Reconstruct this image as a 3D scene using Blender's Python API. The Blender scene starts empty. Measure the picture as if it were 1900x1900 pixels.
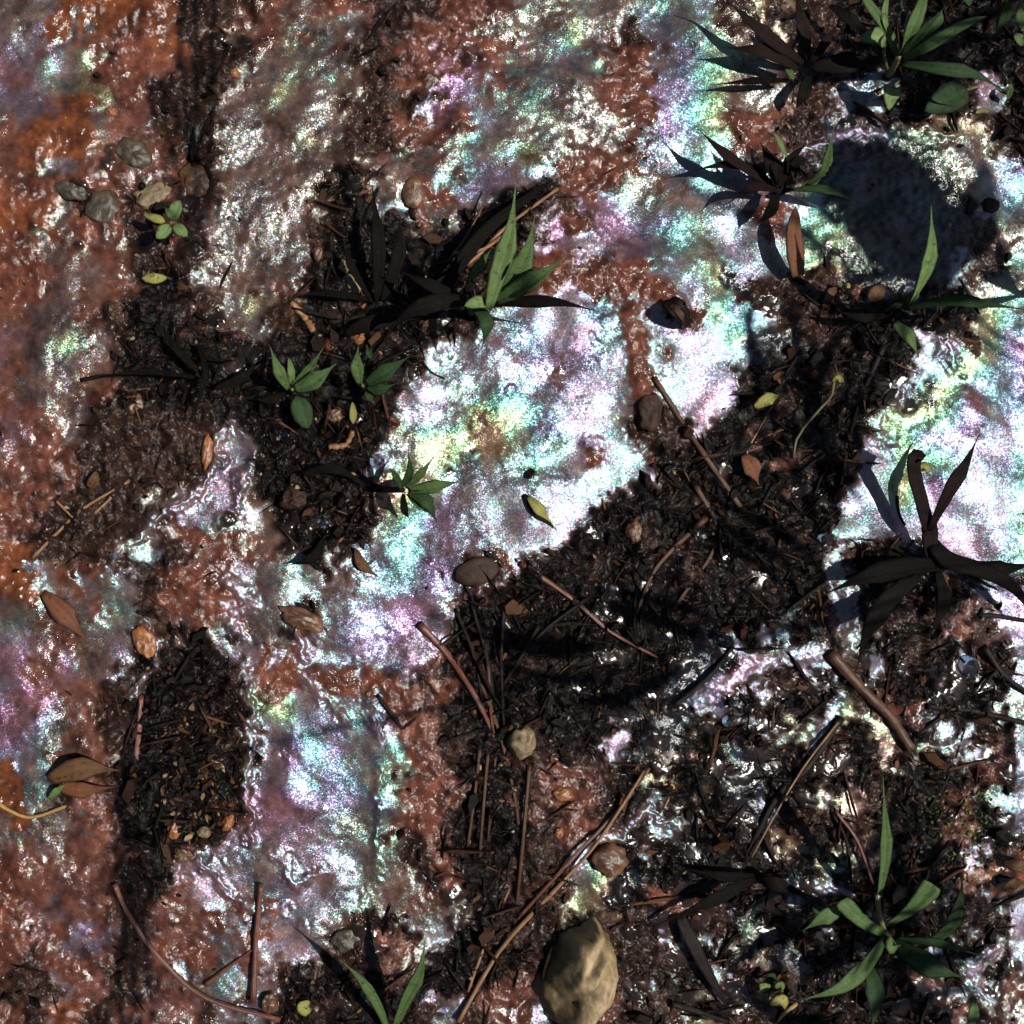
import bpy, math, random
import numpy as np
from mathutils import Vector, noise as mnoise

sc = bpy.context.scene
COL = sc.collection
R = math.radians
S = 0.00025                      # metres per photo pixel: the frame shows 0.475 m of wet ground
CAMX, CAMY, CAMH = -0.13, 0.0, 0.50
SUN_EL, SUN_AZ = 62.0, -4.0      # sun stands to the right of the picture, azimuth from +x

# ------------------------------------------------------------------ camera
cam = bpy.data.cameras.new('camera')
co = bpy.data.objects.new('camera', cam)
COL.objects.link(co)
sc.camera = co
co.location = (CAMX, CAMY, CAMH)
cam.sensor_width = 36
cam.lens = 36 * CAMH / (1900 * S)
cam.shift_x = -CAMX / (1900 * S)
cam.shift_y = -CAMY / (1900 * S)
cam.clip_start = 0.01
cam.clip_end = 60

# ------------------------------------------------------------------ world, sun, exposure
w = bpy.data.worlds.new('World')
sc.world = w
w.use_nodes = True
nt = w.node_tree
sky = nt.nodes.new('ShaderNodeTexSky')
sky.sky_type = 'NISHITA'
sky.sun_disc = False
sky.sun_elevation = R(SUN_EL)
sky.sun_rotation = R(90 - SUN_AZ)
nt.links.new(sky.outputs[0], nt.nodes['Background'].inputs[0])
nt.nodes['Background'].inputs[1].default_value = 0.05
sl = bpy.data.lights.new('sun', 'SUN')
sl.energy = 5.0
sl.angle = R(0.5)
sl.color = (1.0, 0.95, 0.87)
so = bpy.data.objects.new('sun', sl)
COL.objects.link(so)
SD = Vector((math.cos(R(SUN_EL)) * math.cos(R(SUN_AZ)), math.cos(R(SUN_EL)) * math.sin(R(SUN_AZ)), math.sin(R(SUN_EL))))
so.rotation_euler = SD.to_track_quat('Z', 'Y').to_euler()
so.location = SD * 3
vs = sc.view_settings
vs.view_transform = 'Standard'
vs.look = 'None'
vs.gamma = 1
vs.use_curve_mapping = False
vs.exposure = 0.52

# ------------------------------------------------------------------ tag helpers
def tag(o, label=None, cat=None, group=None, kind=None):
    if label: o['label'] = label
    if cat: o['category'] = cat
    if group: o['group'] = group
    if kind: o['kind'] = kind
    return o

def link(name, me, mat, parent=None, smooth=True):
    o = bpy.data.objects.new(name, me)
    COL.objects.link(o)
    if mat: me.materials.append(mat)
    if parent:
        o.parent = parent
        o.location = -parent.location
    if smooth:
        me.shade_smooth()
    return o

def empty(name, loc):
    o = bpy.data.objects.new(name, None)
    o.empty_display_size = 0.01
    o.location = loc
    COL.objects.link(o)
    return o

def mesh(name, v, f):
    me = bpy.data.meshes.new(name)
    me.from_pydata([tuple(p) for p in v], [], f)
    me.update()
    return me

# ------------------------------------------------------------------ the map of the ground, 50 px cells
ROWS = """
gsoooooddrgrmmddmmrsgsggnnndydd.......
spgommodrgygcgdmmrggsygdbnngddd.......
pwyrmmrddggnggdmpmrgbcmmbcnngdd.......
bpyyrmddggygcgddpsrcsgrmcbyggddww..dw.
roogrrdggggggddmmcsgsggrccymmddkd..yd.
roorrrddgggygddggcsyggrmscwmmdkkkkgggd
mgwrrrmdgggggrggncbssmmgrcnsd.dkkkkggp
mmddmd.dggggd.smbcbsddpsscswwgnkkkkdsc
oogmmdmdgggd...gg.gdpmppbsswmwngkkkddg
mgrrrdddgggd.......pwwspbngwwyykkkkwdc
mrggrd.gggrd.....d.mmmmmssykddd.mk..gg
rggrd..dgyddd....dspwwcmwmybwdd.....yc
pgygd...rsddmd..mdpbcwcmwwybkdd...wdyp
rggggd..dm....d.wssspbbcswwskkdd..wwyp
rggmd.........dssscbswwrwwwkddd..wkypb
prgd.d.dc.....mssyyncwwddwwddd..wyyppb
rrgddd.dwc....gyyyscnwwm.d..m...wyppcw
rrmdddddws...wmgyssssmww....md.dwyywwc
mmdddggswg....yysswwwws..dd....wwypwwc
md.ddgsmgg....cbbrsrww..dd.d.d.wwwwwwg
oddddwdrmrgs..cbbsmww...dd.dd.wd...wwc
osrmsdmmrwsssdcbpsmw.dd..ddd.dww...dsd
grgrcdmmwsgdspppss.......dd...mw.dd.bp
brmscdggrggmsppss...d.....ccckd.w..mdp
prpgsw..swmwspssm.dd......cwwwsdw.dwds
bprrd...dwmmmmwdm........kkwsdwyd....s
pbrrd....wywwcsmd......k..wsd.yysmk..g
pbgrd...dspbbcwmd..d...w..y.wydyy.swds
bcmd....drpbccn.d..dddd.yy.k..dygw..ms
ocdmd...drpbbnbgmm.dmmd.s..ks.gyd..mgw
ggsmd...mppbsgnrd..mdmd.ww..k.dyd..mws
rgrrd.dmsssrsmndm..ddwm.w....yyyd..dwd
mrrrd.wwwswrmsgdm..ddsyk.....kw.....oo
mrbrddrwwmwwsngrg..ddyy.m.d.dww.....dw
mrrbddrrmswwgd.gw.ddd.d.wgdk.......dww
mdmrddmrbrwsgdmg...dmddddgwggk....dwss
ddwrddrbswd.dd.d..mmd.ddssddyd....mwrr
mdoddrrdsd.d...dsdrmsdmddsydd..d..rrdg
""".split()
ROWS = [(r + 'd' * 38)[:38] for r in ROWS][:38]
#        film  hue   jitter  mud colour            rough  lump  litter
CL = {
 '.': (0.02, 300, 60, (0.0032, 0.0021, 0.0017), 0.36, 1.05, 1.0),  # dark litter; part of the weed shade is put into this colour
 'd': (0.14, 300, 60, (0.017, 0.0078, 0.0048), 0.34, 0.80, 0.5),
 'm': (0.22, 300, 50, (0.066, 0.0220, 0.0125), 0.36, 0.50, 0.08),
 'o': (0.18, 340, 50, (0.088, 0.0270, 0.0100), 0.36, 0.345, 0.03),
 'r': (0.48, 292, 70, (0.058, 0.0205, 0.0125), 0.35, 0.24, 0.04),
 'g': (0.66, 330, 78, (0.044, 0.0225, 0.0155), 0.35, 0.17, 0.04),
 's': (0.88, 292, 44, (0.050, 0.0260, 0.0190), 0.345, 0.11, 0.0),
 'b': (0.80, 291, 14, (0.044, 0.0240, 0.0190), 0.345, 0.08, 0.0),
 'c': (0.80, 303, 15, (0.044, 0.0240, 0.0190), 0.345, 0.08, 0.0),
 'n': (0.90, 318, 24, (0.046, 0.0260, 0.0170), 0.345, 0.10, 0.0),
 'y': (0.86, 356, 13, (0.056, 0.0280, 0.0150), 0.35, 0.10, 0.0),
 'p': (0.82, 276, 16, (0.056, 0.0240, 0.0190), 0.345, 0.10, 0.0),
 'w': (1.30, 286, 44, (0.066, 0.0350, 0.0250), 0.38, 0.05, 0.0),  # glare class: sun glare is put into the film density
 'k': (0.40, 292, 12, (0.0060, 0.0065, 0.0080), 0.50, 0.34, 0.0),  # dark blue film; the puddle's shade is put into this colour
 'u': (0.00, 292, 12, (0.010, 0.0060, 0.0045), 0.60, 0.03, 0.0),
}
KEYS = list(CL)
TAB = np.array([[CL[k][0], CL[k][1], CL[k][2], *CL[k][3], CL[k][4], CL[k][5], CL[k][6]] for k in KEYS])
GRID = np.array([[KEYS.index(ch) for ch in r] for r in ROWS])

# periodic noise tiles (1 texel = 2.5 px), built by filtering white noise
TN = 1024
def tile(seed, lo, hi, beta):
    g = np.random.default_rng(seed)
    f = np.fft.fft2(g.standard_normal((TN, TN)))
    k = np.hypot(*np.meshgrid(np.fft.fftfreq(TN) * TN, np.fft.fftfreq(TN) * TN))
    k[0, 0] = 1
    L = TN * 2.5
    a = k ** (-beta)
    a[(k < L / hi)] = 0
    a[(k > L / lo)] = 0
    a[0, 0] = 0
    t = np.real(np.fft.ifft2(f * a))
    return t / t.std()
def samp(t, px, py):
    u = np.asarray(px) / 2.5 % TN; v = np.asarray(py) / 2.5 % TN
    i = np.floor(u).astype(int); j = np.floor(v).astype(int); a = u - i; b = v - j
    i %= TN; j %= TN; i2 = (i + 1) % TN; j2 = (j + 1) % TN
    return t[j, i] * (1 - a) * (1 - b) + t[j, i2] * a * (1 - b) + t[j2, i] * (1 - a) * b + t[j2, i2] * a * b

NX = tile(1, 12, 160, 1.3); NY = tile(2, 12, 160, 1.3)
NA = tile(3, 14, 130, 1.35)     # lumps
NB = tile(4, 60, 500, 1.6)      # broad swells
NC = tile(5, 6, 26, 1.0)        # grit
NH = tile(6, 30, 220, 1.3)      # hue drift
ND = tile(7, 8, 60, 1.0)

# ------------------------------------------------------------------ ground lattice: dense in view, widening outwards
NCORE = 860
core = np.linspace(-90, 1990, NCORE)
step = core[1] - core[0]
ext = []
x = 0; st = step
while x < 12000:
    st *= 1.11; x += st; ext.append(x)
ext = np.array(ext)
ax = np.concatenate([core[0] - ext[::-1], core, core[-1] + ext])
PX, PY = np.meshgrid(ax, ax)                # photo pixels, y down
NG = len(ax)

def cells(px, py):
    def ref(q):
        q = np.mod(q / 50.0, 76); q = np.where(q >= 38, 75.999 - q, q)
        return np.clip(q.astype(int), 0, 37)
    return ref(px), ref(py)

def inpoly(px, py, poly):
    ins = np.zeros(px.shape, bool)
    n = len(poly)
    for i in range(n):
        x1, y1 = poly[i]; x2, y2 = poly[(i + 1) % n]
        if y1 == y2: continue
        c = ((y1 > py) != (y2 > py)) & (px < (x2 - x1) * (py - y1) / (y2 - y1) + x1)
        ins ^= c
    return ins

def dline(px, py, pts):
    d = np.full(px.shape, 1e9)
    for (x1, y1), (x2, y2) in zip(pts[:-1], pts[1:]):
        dx, dy = x2 - x1, y2 - y1
        t = np.clip(((px - x1) * dx + (py - y1) * dy) / (dx * dx + dy * dy + 1e-9), 0, 1)
        d = np.minimum(d, np.hypot(px - x1 - t * dx, py - y1 - t * dy))
    return d

def I(c): return KEYS.index(c)

FILM_POLYS = [
 [(900,600),(960,575),(1100,580),(1180,545),(1190,620),(1200,700),(1185,780),(1210,860),(1180,900),(1120,925),(1060,985),(1010,1010),(940,1020),(900,1030),(850,1060),(845,1100),(800,1150),(805,1230),(740,1260),(640,1240),(590,1190),(600,1120),(620,1060),(690,985),(700,940),(760,900),(710,870),(720,820),(770,790),(750,730),(790,660),(850,630)],
 [(1190,560),(1250,550),(1290,620),(1330,590),(1355,640),(1365,740),(1310,800),(1265,770),(1230,710),(1200,660)],
 [(530,1290),(600,1280),(690,1290),(720,1340),(715,1400),(695,1450),(705,1480),(700,1600),(690,1640),(640,1690),(560,1700),(500,1640),(470,1560),(470,1440),(490,1360)],
 [(1640,780),(1665,820),(1650,900),(1690,960),(1700,1000),(1600,1005),(1545,1000),(1570,920),(1600,850)],
 [(1800,600),(1990,590),(1990,1020),(1860,1040),(1780,1040),(1740,980),(1690,900),(1690,800),(1740,740)],
]
GLARE_POLYS = [   # film made densest here, to carry the sun glare
 FILM_POLYS[1], FILM_POLYS[3],
 [(1085,690),(1130,660),(1190,650),(1200,780),(1210,860),(1130,910),(1060,880),(1045,800),(1060,740)],
 [(900,910),(960,930),(1020,900),(1060,930),(1010,1000),(930,1010),(880,960)],
 [(1730,930),(1790,830),(1870,840),(1900,960),(1860,1030),(1780,1035)],
 [(990,600),(1060,585),(1120,610),(1080,650),(1010,630)],
 [(540,1285),(600,1285),(640,1330),(600,1345),(560,1320)],
 [(1310,440),(1360,420),(1400,480),(1490,470),(1480,500),(1400,500),(1340,480)],
]
DARK_POLYS = [
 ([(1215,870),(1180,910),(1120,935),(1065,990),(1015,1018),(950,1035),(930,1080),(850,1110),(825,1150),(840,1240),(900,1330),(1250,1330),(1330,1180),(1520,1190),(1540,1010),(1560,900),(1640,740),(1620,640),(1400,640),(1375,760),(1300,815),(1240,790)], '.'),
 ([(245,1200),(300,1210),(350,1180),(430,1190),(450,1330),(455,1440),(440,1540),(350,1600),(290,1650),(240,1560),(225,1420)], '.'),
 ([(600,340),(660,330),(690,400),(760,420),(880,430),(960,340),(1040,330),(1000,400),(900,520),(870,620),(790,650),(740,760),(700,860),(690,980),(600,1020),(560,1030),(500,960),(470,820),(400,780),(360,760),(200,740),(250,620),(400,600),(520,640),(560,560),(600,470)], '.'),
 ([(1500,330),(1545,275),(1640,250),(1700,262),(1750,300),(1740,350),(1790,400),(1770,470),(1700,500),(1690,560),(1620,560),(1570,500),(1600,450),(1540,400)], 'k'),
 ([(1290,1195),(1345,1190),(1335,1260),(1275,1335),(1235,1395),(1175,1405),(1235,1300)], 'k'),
 ([(190,760),(380,780),(370,870),(260,960),(210,1040),(120,1060),(50,1000),(90,930),(170,880)], 'd'),
]
STROKES = [  # polyline, half width, class, raise (mm)
 ([(980,505),(1040,490),(1100,512),(1160,520),(1225,548),(1262,590)], 20, 'm', 1.2),
 ([(1165,575),(1178,640),(1185,700),(1195,770),(1185,800)], 17, 'm', 1.0),
 ([(1185,790),(1220,820),(1250,800)], 22, 'd', 1.0),
 ([(530,1245),(600,1268),(660,1265),(730,1272)], 19, 'm', 1.3),
 ([(735,1290),(765,1330),(800,1420),(790,1520)], 30, 'm', 0.6),
 ([(215,1040),(290,960),(370,915),(405,865),(412,800)], 9, 'w', 1.0),
 ([(440,940),(448,890),(470,850)], 9, 'w', 0.8),
 ([(265,1150),(295,1205),(290,1235),(262,1250),(245,1290)], 6, 'w', 0.9),
 ([(462,1270),(468,1340),(460,1440),(462,1560)], 8, 'w', 0.9),
 ([(560,1250),(590,1300),(640,1330)], 10, 'w', 0.7),
 ([(690,1300),(705,1360)], 10, 'w', 0.8),
 ([(705,1440),(700,1560),(695,1630),(665,1670)], 8, 'n', 0.9),
 ([(1550,1060),(1570,1090),(1585,1150),(1575,1200)], 13, 'w', 0.8),
 ([(1640,760),(1630,810),(1655,830)], 11, 'w', 0.6),
 ([(1745,640),(1765,680)], 12, 'w', 0.8),
 ([(1680,720),(1672,750)], 8, 'w', 0.8),
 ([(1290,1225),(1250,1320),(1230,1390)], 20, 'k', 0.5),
 ([(1560,1290),(1540,1340),(1505,1390)], 12, 'w', 0.8),
 ([(1300,1300),(1380,1240),(1440,1220),(1520,1210)], 14, 'w', 0.7),
 ([(1710,1390),(1770,1380),(1800,1355)], 8, 'w', 0.8),
 ([(380,1610),(420,1650),(480,1690)], 9, 'w', 0.9),
 ([(400,1600),(330,1610)], 12, 'w', 0.6),
 ([(510,1580),(560,1640),(590,1620)], 10, 'w', 0.8),
 ([(890,1045),(925,1050),(930,1075),(880,1095)], 7, 'w', 0.8),
 ([(420,1080),(470,1110),(430,1150),(450,1180)], 12, 'w', 0.8),
 ([(540,1170),(565,1220)], 8, 'w', 0.8),
 ([(0,345),(120,340),(210,345)], 14, 'm', 0.8),
 ([(1450,290),(1500,272),(1570,250),(1640,240)], 7, 'w', 0.6),
 ([(1560,160),(1600,170),(1650,155)], 8, 'w', 0.7),
 ([(1710,240),(1760,255)], 9, 'w', 0.7),
 ([(700,855),(712,830)], 12, 'w', 0.6),
 ([(835,1680),(850,1720)], 6, 'w', 0.8),
 ([(1110,1550),(1150,1560),(1200,1500),(1250,1530)], 8, 'w', 0.8),
 ([(1520,1640),(1570,1650)], 9, 'w', 0.8),
 ([(1830,1860),(1800,1800),(1850,1760)], 14, 'w', 0.8),
 ([(925,1400),(925,1540),(905,1680),(850,1770),(740,1855)], 26, '.', -0.8),  # cast shadow band, painted as dark litter
]
wx = PX + samp(NB, PY, PX) * 12 + samp(NX, PX, PY) * 14 + samp(ND, PX, PY) * 3.0
wy = PY + samp(NB, PY + 900, PX) * 12 + samp(NY, PX, PY) * 14 + samp(ND, PX + 700, PY + 300) * 3.0
gx, gy = cells(wx, wy)
cls = GRID[gy, gx]
tangle = (PX > 1170) & (PX < 1880) & (PY > 1180) & (PY < 1900) & (samp(NA, PX + 500, PY + 200) * .7 + samp(NX, PY, PX) * .6 < .35)
cls = np.where(tangle & np.isin(cls, [KEYS.index(q) for q in 'wysgcr']), KEYS.index('.'), cls)
fx = PX + samp(NX, PX, PY) * 4 + samp(ND, PX, PY) * 2.5
fy = PY + samp(NY, PX, PY) * 4 + samp(ND, PX + 700, PY + 300) * 2.5
isfilm = TAB[cls, 0] > 0.6
for poly in FILM_POLYS:
    m = inpoly(fx, fy, poly)
    cls = np.where(m & ~isfilm, I('s'), cls)
for poly in GLARE_POLYS:
    cls = np.where(inpoly(fx, fy, poly), I('w'), cls)
dx_, dy_ = fx + samp(NX, PY, PX) * 8 + samp(NH, PX, PY) * 7, fy + samp(NY, PY, PX) * 8 + samp(NH, PY, PX) * 7
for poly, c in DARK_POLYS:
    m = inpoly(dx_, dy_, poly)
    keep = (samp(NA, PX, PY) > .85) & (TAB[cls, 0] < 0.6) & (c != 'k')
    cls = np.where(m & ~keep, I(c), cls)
RAISE = np.zeros(PX.shape)
for pts, hw, c, up in STROKES:
    pts = [(float(a), float(b)) for a, b in pts]
    d = dline(fx, fy, pts)
    wv = hw * (1 + 0.25 * samp(NH, PX, PY))
    cls = np.where(d < wv, I(c), cls)
    RAISE += (2.0 if c == 'w' else 1.0) * up * 0.001 * np.exp(-(d / (hw * 1.15)) ** 2)
for (x0, y0, r0, c) in [(1100,845,17,'m'),(1238,655,13,'m'),(985,880,8,'d'),(1095,870,9,'m'),(1262,585,22,'d'),(620,300,30,'g'),(885,1060,40,'d'),(640,340,30,'.'),(1800,640,22,'d')]:
    cls = np.where(np.hypot(fx - x0, fy - y0) < r0 * (1 + .3 * samp(ND, PX, PY)), I(c), cls)

# shallow rounded wet beads, each steep enough to find the sun
BEADS = [(1250,1312),(1350,1338),(1400,1262),(1161,1400),(1395,1435),(1372,1442),(1420,1395),(1240,1545),(1185,1510),(1110,1560),(1160,1560),(1250,1500),
 (1378,1548),(1283,1578),(1225,1590),(1270,1640),(1262,1662),(1560,1640),(1535,1644),(1505,1648),(1520,1200),(1620,1240),(1608,1225),(1715,1316),(1770,1382),
 (1660,1430),(1860,1525),(1830,1555),(1870,1430),(1250,1760),(1240,1735),(1480,1845),(1365,1860),(1300,1190),(1690,760),(1665,720),(1674,740),(1525,1000),
 (700,855),(598,970),(560,970),(577,973),(212,1032),(322,955),(290,960),(358,465),(402,590),(350,375),(207,285),(200,303),(410,70),(460,80),(770,480),(745,497),
 (1235,105),(1560,158),(1622,152),(1640,168),(1690,205),(1790,482),(1812,490),(1400,580),(1432,600),(1455,612),(1360,585),(835,1662),(852,1690),(845,1712),
 (680,1735),(692,1752),(152,1065),(190,1080),(1320,1275),(1355,1270),(1340,1215),(1460,1205),(1545,1235),(1420,1345),(1310,1400),(1440,1420),(1330,1430),
 (1200,1555),(1215,1530),(1150,1640),(1100,1650),(1130,1665),(1800,1230),(1790,1245),(1780,1228),(1880,1560),(1715,1560),(1850,1760),(1885,1790),(1820,1800),
 (270,450),(60,420),(145,455),(150,350),(430,780),(445,800),(460,1260),(475,1310),(520,1400),(455,1470),(640,1860),(560,1720),(530,1690),(1830,170),(1790,200)]
_rb = random.Random(5)
for (x0, y0) in BEADS + [(_rb.uniform(1150, 1900), _rb.uniform(1190, 1880)) for _ in range(80)] + [(_rb.uniform(400, 1550), _rb.uniform(560, 1300)) for _ in range(60)]:
    r0 = _rb.uniform(9, 20)
    tilt = math.radians(28 - math.degrees(math.atan(((x0 - 950) * S - CAMX) / CAMH))) / 2
    j0, j1 = np.searchsorted(ax, y0 - 30), np.searchsorted(ax, y0 + 30); i0, i1 = np.searchsorted(ax, x0 - 30), np.searchsorted(ax, x0 + 30)
    qx, qy = fx[j0:j1, i0:i1] - x0, fy[j0:j1, i0:i1] - y0
    if _rb.random() < .4: qx, qy = qx * .75 + qy * .3, qy * 1.2 - qx * .4
    q = np.hypot(qx, qy) / r0
    RAISE[j0:j1, i0:i1] += (.5 * math.tan(max(tilt, 0.02)) + .055) * r0 * S * np.clip(1 - q * q, 0, 1)
    cc = cls[j0:j1, i0:i1]; cls[j0:j1, i0:i1] = np.where((q < 1) & (TAB[cc, 0] < .8), I('u'), cc)

def blur(a, sig):
    if sig <= 0: return a
    r = int(sig * 3) + 1
    k = np.exp(-0.5 * (np.arange(-r, r + 1) / sig) ** 2); k /= k.sum()
    p = np.pad(a, r, mode='edge')
    p = sum(k[i] * p[i:i + a.shape[0], :] for i in range(2 * r + 1))
    return sum(k[i] * p[:, i:i + a.shape[1]] for i in range(2 * r + 1))

FILM = blur(TAB[cls, 0] * np.where((TAB[cls, 0] > .3) & (TAB[cls, 0] < 1.1), np.clip(1 + .16 * samp(NH, PY, PX) + .08 * samp(NX, PY, PX), .5, 1.3), 1), 1.0)
wfil = (TAB[cls, 0] > 0.5).astype(float) + 1e-4
HUE = blur(TAB[cls, 1] * wfil, 7) / blur(wfil, 7) + samp(NB, PX + 333, PY) * 7 + samp(NH, PX, PY) * 4
_th = (R(28) + np.arctan(np.clip((PX - 950) * S - CAMX, -.3, .6) / CAMH)) / 2
HUE = HUE * .981 / np.cos(np.arcsin(np.sin(_th) / 1.92))
JIT = blur(TAB[cls, 2], 5)
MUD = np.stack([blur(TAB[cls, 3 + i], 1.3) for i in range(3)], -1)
RGH = blur(TAB[cls, 6], 2)
LMP = blur(TAB[cls, 7], 2)
LMP = np.where(cls == I('u'), 0.03, LMP)
LIT = blur(TAB[cls, 8], 1.5)
# mud shade varies from lump to lump
v = 1 + 0.22 * samp(NH, PX + 400, PY) + 0.16 * samp(ND, PX, PY + 900)
MUD *= np.clip(v, 0.45, 1.8)[..., None]
Z = LMP * (0.0011 * samp(NA, PX, PY) + 0.00024 * samp(NC, PX, PY) * np.clip(LMP * 1.6 - .4, 0, 1)) + 0.0010 * samp(NB, PX, PY) + RAISE
Z += 0.0009 * blur((TAB[cls, 0] < 0.3).astype(float), 3)
far = np.clip((np.maximum(np.abs(PX - 950), np.abs(PY - 950)) - 1500) / 3000, 0, 1)
Z = Z * (1 - far)
WX = (PX - 950) * S; WY = (950 - PY) * S

def _ij(px, py):
    return min(NG - 2, max(0, int(np.searchsorted(ax, py)) - 1)), min(NG - 2, max(0, int(np.searchsorted(ax, px)) - 1))
def gz(px, py):
    j, i = _ij(px, py)
    return float(Z[j, i])
def glit(px, py):
    j, i = _ij(px, py)
    return float(LIT[j, i])

# ------------------------------------------------------------------ materials
def nodes(name):
    m = bpy.data.materials.new(name)
    m.use_nodes = True
    return m, m.node_tree, m.node_tree.nodes['Principled BSDF']
def N(nt, t, **kw):
    n = nt.nodes.new(t)
    for k, val in kw.items(): setattr(n, k, val)
    return n
def math_(nt, op, a, b=None, c=None):
    n = N(nt, 'ShaderNodeMath', operation=op)
    for i, q in enumerate((a, b, c)):
        if q is None: continue
        if hasattr(q, 'node'): nt.links.new(q, n.inputs[i])
        else: n.inputs[i].default_value = q
    return n.outputs[0]
def noise_(nt, vec, scale, detail=3, rough=0.6, dist=0.0):
    n = N(nt, 'ShaderNodeTexNoise')
    n.inputs['Scale'].default_value = scale
    n.inputs['Detail'].default_value = detail
    n.inputs['Roughness'].default_value = rough
    n.inputs['Distortion'].default_value = dist
    nt.links.new(vec, n.inputs['Vector'])
    return n.outputs['Fac']

def ground_material():
    m, nt, p = nodes('wet_mud_with_film')
    L = nt.links.new
    pos = N(nt, 'ShaderNodeTexCoord').outputs['Object']
    at = N(nt, 'ShaderNodeAttribute', attribute_name='par').outputs['Color']   # film, thickness, roughness
    at2 = N(nt, 'ShaderNodeAttribute', attribute_name='par2').outputs['Color']  # jitter, lump, litter
    mudc = N(nt, 'ShaderNodeAttribute', attribute_name='mudc').outputs['Color']
    s1 = N(nt, 'ShaderNodeSeparateColor'); L(at, s1.inputs[0])
    s2 = N(nt, 'ShaderNodeSeparateColor'); L(at2, s2.inputs[0])
    film, thick, rough = s1.outputs; jit, lump, lit = s2.outputs
    nf = noise_(nt, pos, 1700, 2, .6)
    nf2 = noise_(nt, pos, 700, 3, .65)
    nf3 = noise_(nt, pos, 330, 3, .6)
    nc = noise_(nt, pos, 150, 4, .6)
    # patchy, torn film
    cov = math_(nt, 'ADD', film, math_(nt, 'MULTIPLY', math_(nt, 'SUBTRACT', nf3, 0.5), 1.2))
    cov = math_(nt, 'ADD', cov, math_(nt, 'MULTIPLY', math_(nt, 'SUBTRACT', nc, 0.5), 0.9))
    mr = N(nt, 'ShaderNodeMapRange'); L(cov, mr.inputs[0]); mr.inputs[1].default_value = 0.30; mr.inputs[2].default_value = 0.62
    covf = math_(nt, 'MULTIPLY', mr.outputs[0], math_(nt, 'MINIMUM', 1.0, math_(nt, 'POWER', film, 1.6)))
    # colours of the mud itself
    mx = N(nt, 'ShaderNodeMix', data_type='RGBA', blend_type='MULTIPLY'); mx.inputs[0].default_value = 1
    vr = N(nt, 'ShaderNodeMapRange'); L(nc, vr.inputs[0]); vr.inputs[1].default_value = .3; vr.inputs[2].default_value = .7; vr.inputs[3].default_value = .6; vr.inputs[4].default_value = 1.45
    cmb = N(nt, 'ShaderNodeCombineColor'); [L(vr.outputs[0], cmb.inputs[i]) for i in range(3)]
    L(mudc, mx.inputs[6]); L(cmb.outputs[0], mx.inputs[7])
    # relief
    hb = math_(nt, 'ADD', math_(nt, 'MULTIPLY', nf, 1.0), math_(nt, 'MULTIPLY', nf2, 1.5))
    bump = N(nt, 'ShaderNodeBump'); bump.inputs['Strength'].default_value = 1.0; L(math_(nt, 'MULTIPLY', lump, 0.00028), bump.inputs['Distance'])
    L(hb, bump.inputs['Height'])
    # tiny flat facets, each tipped its own way: crystals of the film and water menisci between grains
    wob = N(nt, 'ShaderNodeTexNoise'); wob.inputs['Scale'].default_value = 1500; wob.inputs['Detail'].default_value = 1; L(pos, wob.inputs['Vector'])
    wv = N(nt, 'ShaderNodeVectorMath', operation='MULTIPLY_ADD'); L(wob.outputs['Color'], wv.inputs[0]); wv.inputs[1].default_value = (.0009, .0009, .0009); L(pos, wv.inputs[2])
    vo = N(nt, 'ShaderNodeTexVoronoi'); vo.inputs['Scale'].default_value = 2300; L(wv.outputs[0], vo.inputs['Vector'])
    rnd3 = N(nt, 'ShaderNodeVectorMath', operation='SUBTRACT'); L(vo.outputs['Color'], rnd3.inputs[0]); rnd3.inputs[1].default_value = (.5, .5, .5)
    def facet(nsock, k):
        sc_ = N(nt, 'ShaderNodeVectorMath', operation='SCALE'); L(rnd3.outputs[0], sc_.inputs[0])
        if hasattr(k, 'node'): L(k, sc_.inputs['Scale'])
        else: sc_.inputs['Scale'].default_value = k
        ad = N(nt, 'ShaderNodeVectorMath', operation='ADD'); L(nsock, ad.inputs[0]); L(sc_.outputs[0], ad.inputs[1])
        no = N(nt, 'ShaderNodeVectorMath', operation='NORMALIZE'); L(ad.outputs[0], no.inputs[0])
        return no.outputs[0]
    L(mx.outputs[2], p.inputs['Base Color'])
    L(math_(nt, 'MULTIPLY', rough, 0.32), p.inputs['Roughness'])
    L(math_(nt, 'MULTIPLY_ADD', lit, -0.13, 1.36), p.inputs['IOR'])
    L(facet(bump.outputs[0], math_(nt, 'MINIMUM', math_(nt, 'MULTIPLY', lump, 0.9), 0.7)), p.inputs['Normal'])
    # the film: a thin transparent layer of high index over dark wet mud
    q = N(nt, 'ShaderNodeBsdfPrincipled')
    L(mx.outputs[2], q.inputs['Base Color'])
    q.inputs['IOR'].default_value = 1.67
    q.inputs['Thin Film IOR'].default_value = 1.92
    th = math_(nt, 'MULTIPLY', thick, 1060)
    sv = N(nt, 'ShaderNodeSeparateColor'); L(vo.outputs['Color'], sv.inputs[0])
    nj = math_(nt, 'MULTIPLY', math_(nt, 'SUBTRACT', sv.outputs[2], 0.5), 0.45)
    th = math_(nt, 'ADD', th, math_(nt, 'MULTIPLY', math_(nt, 'MULTIPLY', jit, 100), math_(nt, 'MULTIPLY', nj, 3.8)))
    th = math_(nt, 'ADD', th, math_(nt, 'MULTIPLY', math_(nt, 'SUBTRACT', nc, .5), 22))
    L(th, q.inputs['Thin Film Thickness'])
    L(rough, q.inputs['Roughness'])
    bump2 = N(nt, 'ShaderNodeBump'); bump2.inputs['Strength'].default_value = 1.0
    L(math_(nt, 'MULTIPLY_ADD', lump, 0.00010, 0.00001), bump2.inputs['Distance'])
    L(hb, bump2.inputs['Height'])
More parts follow.
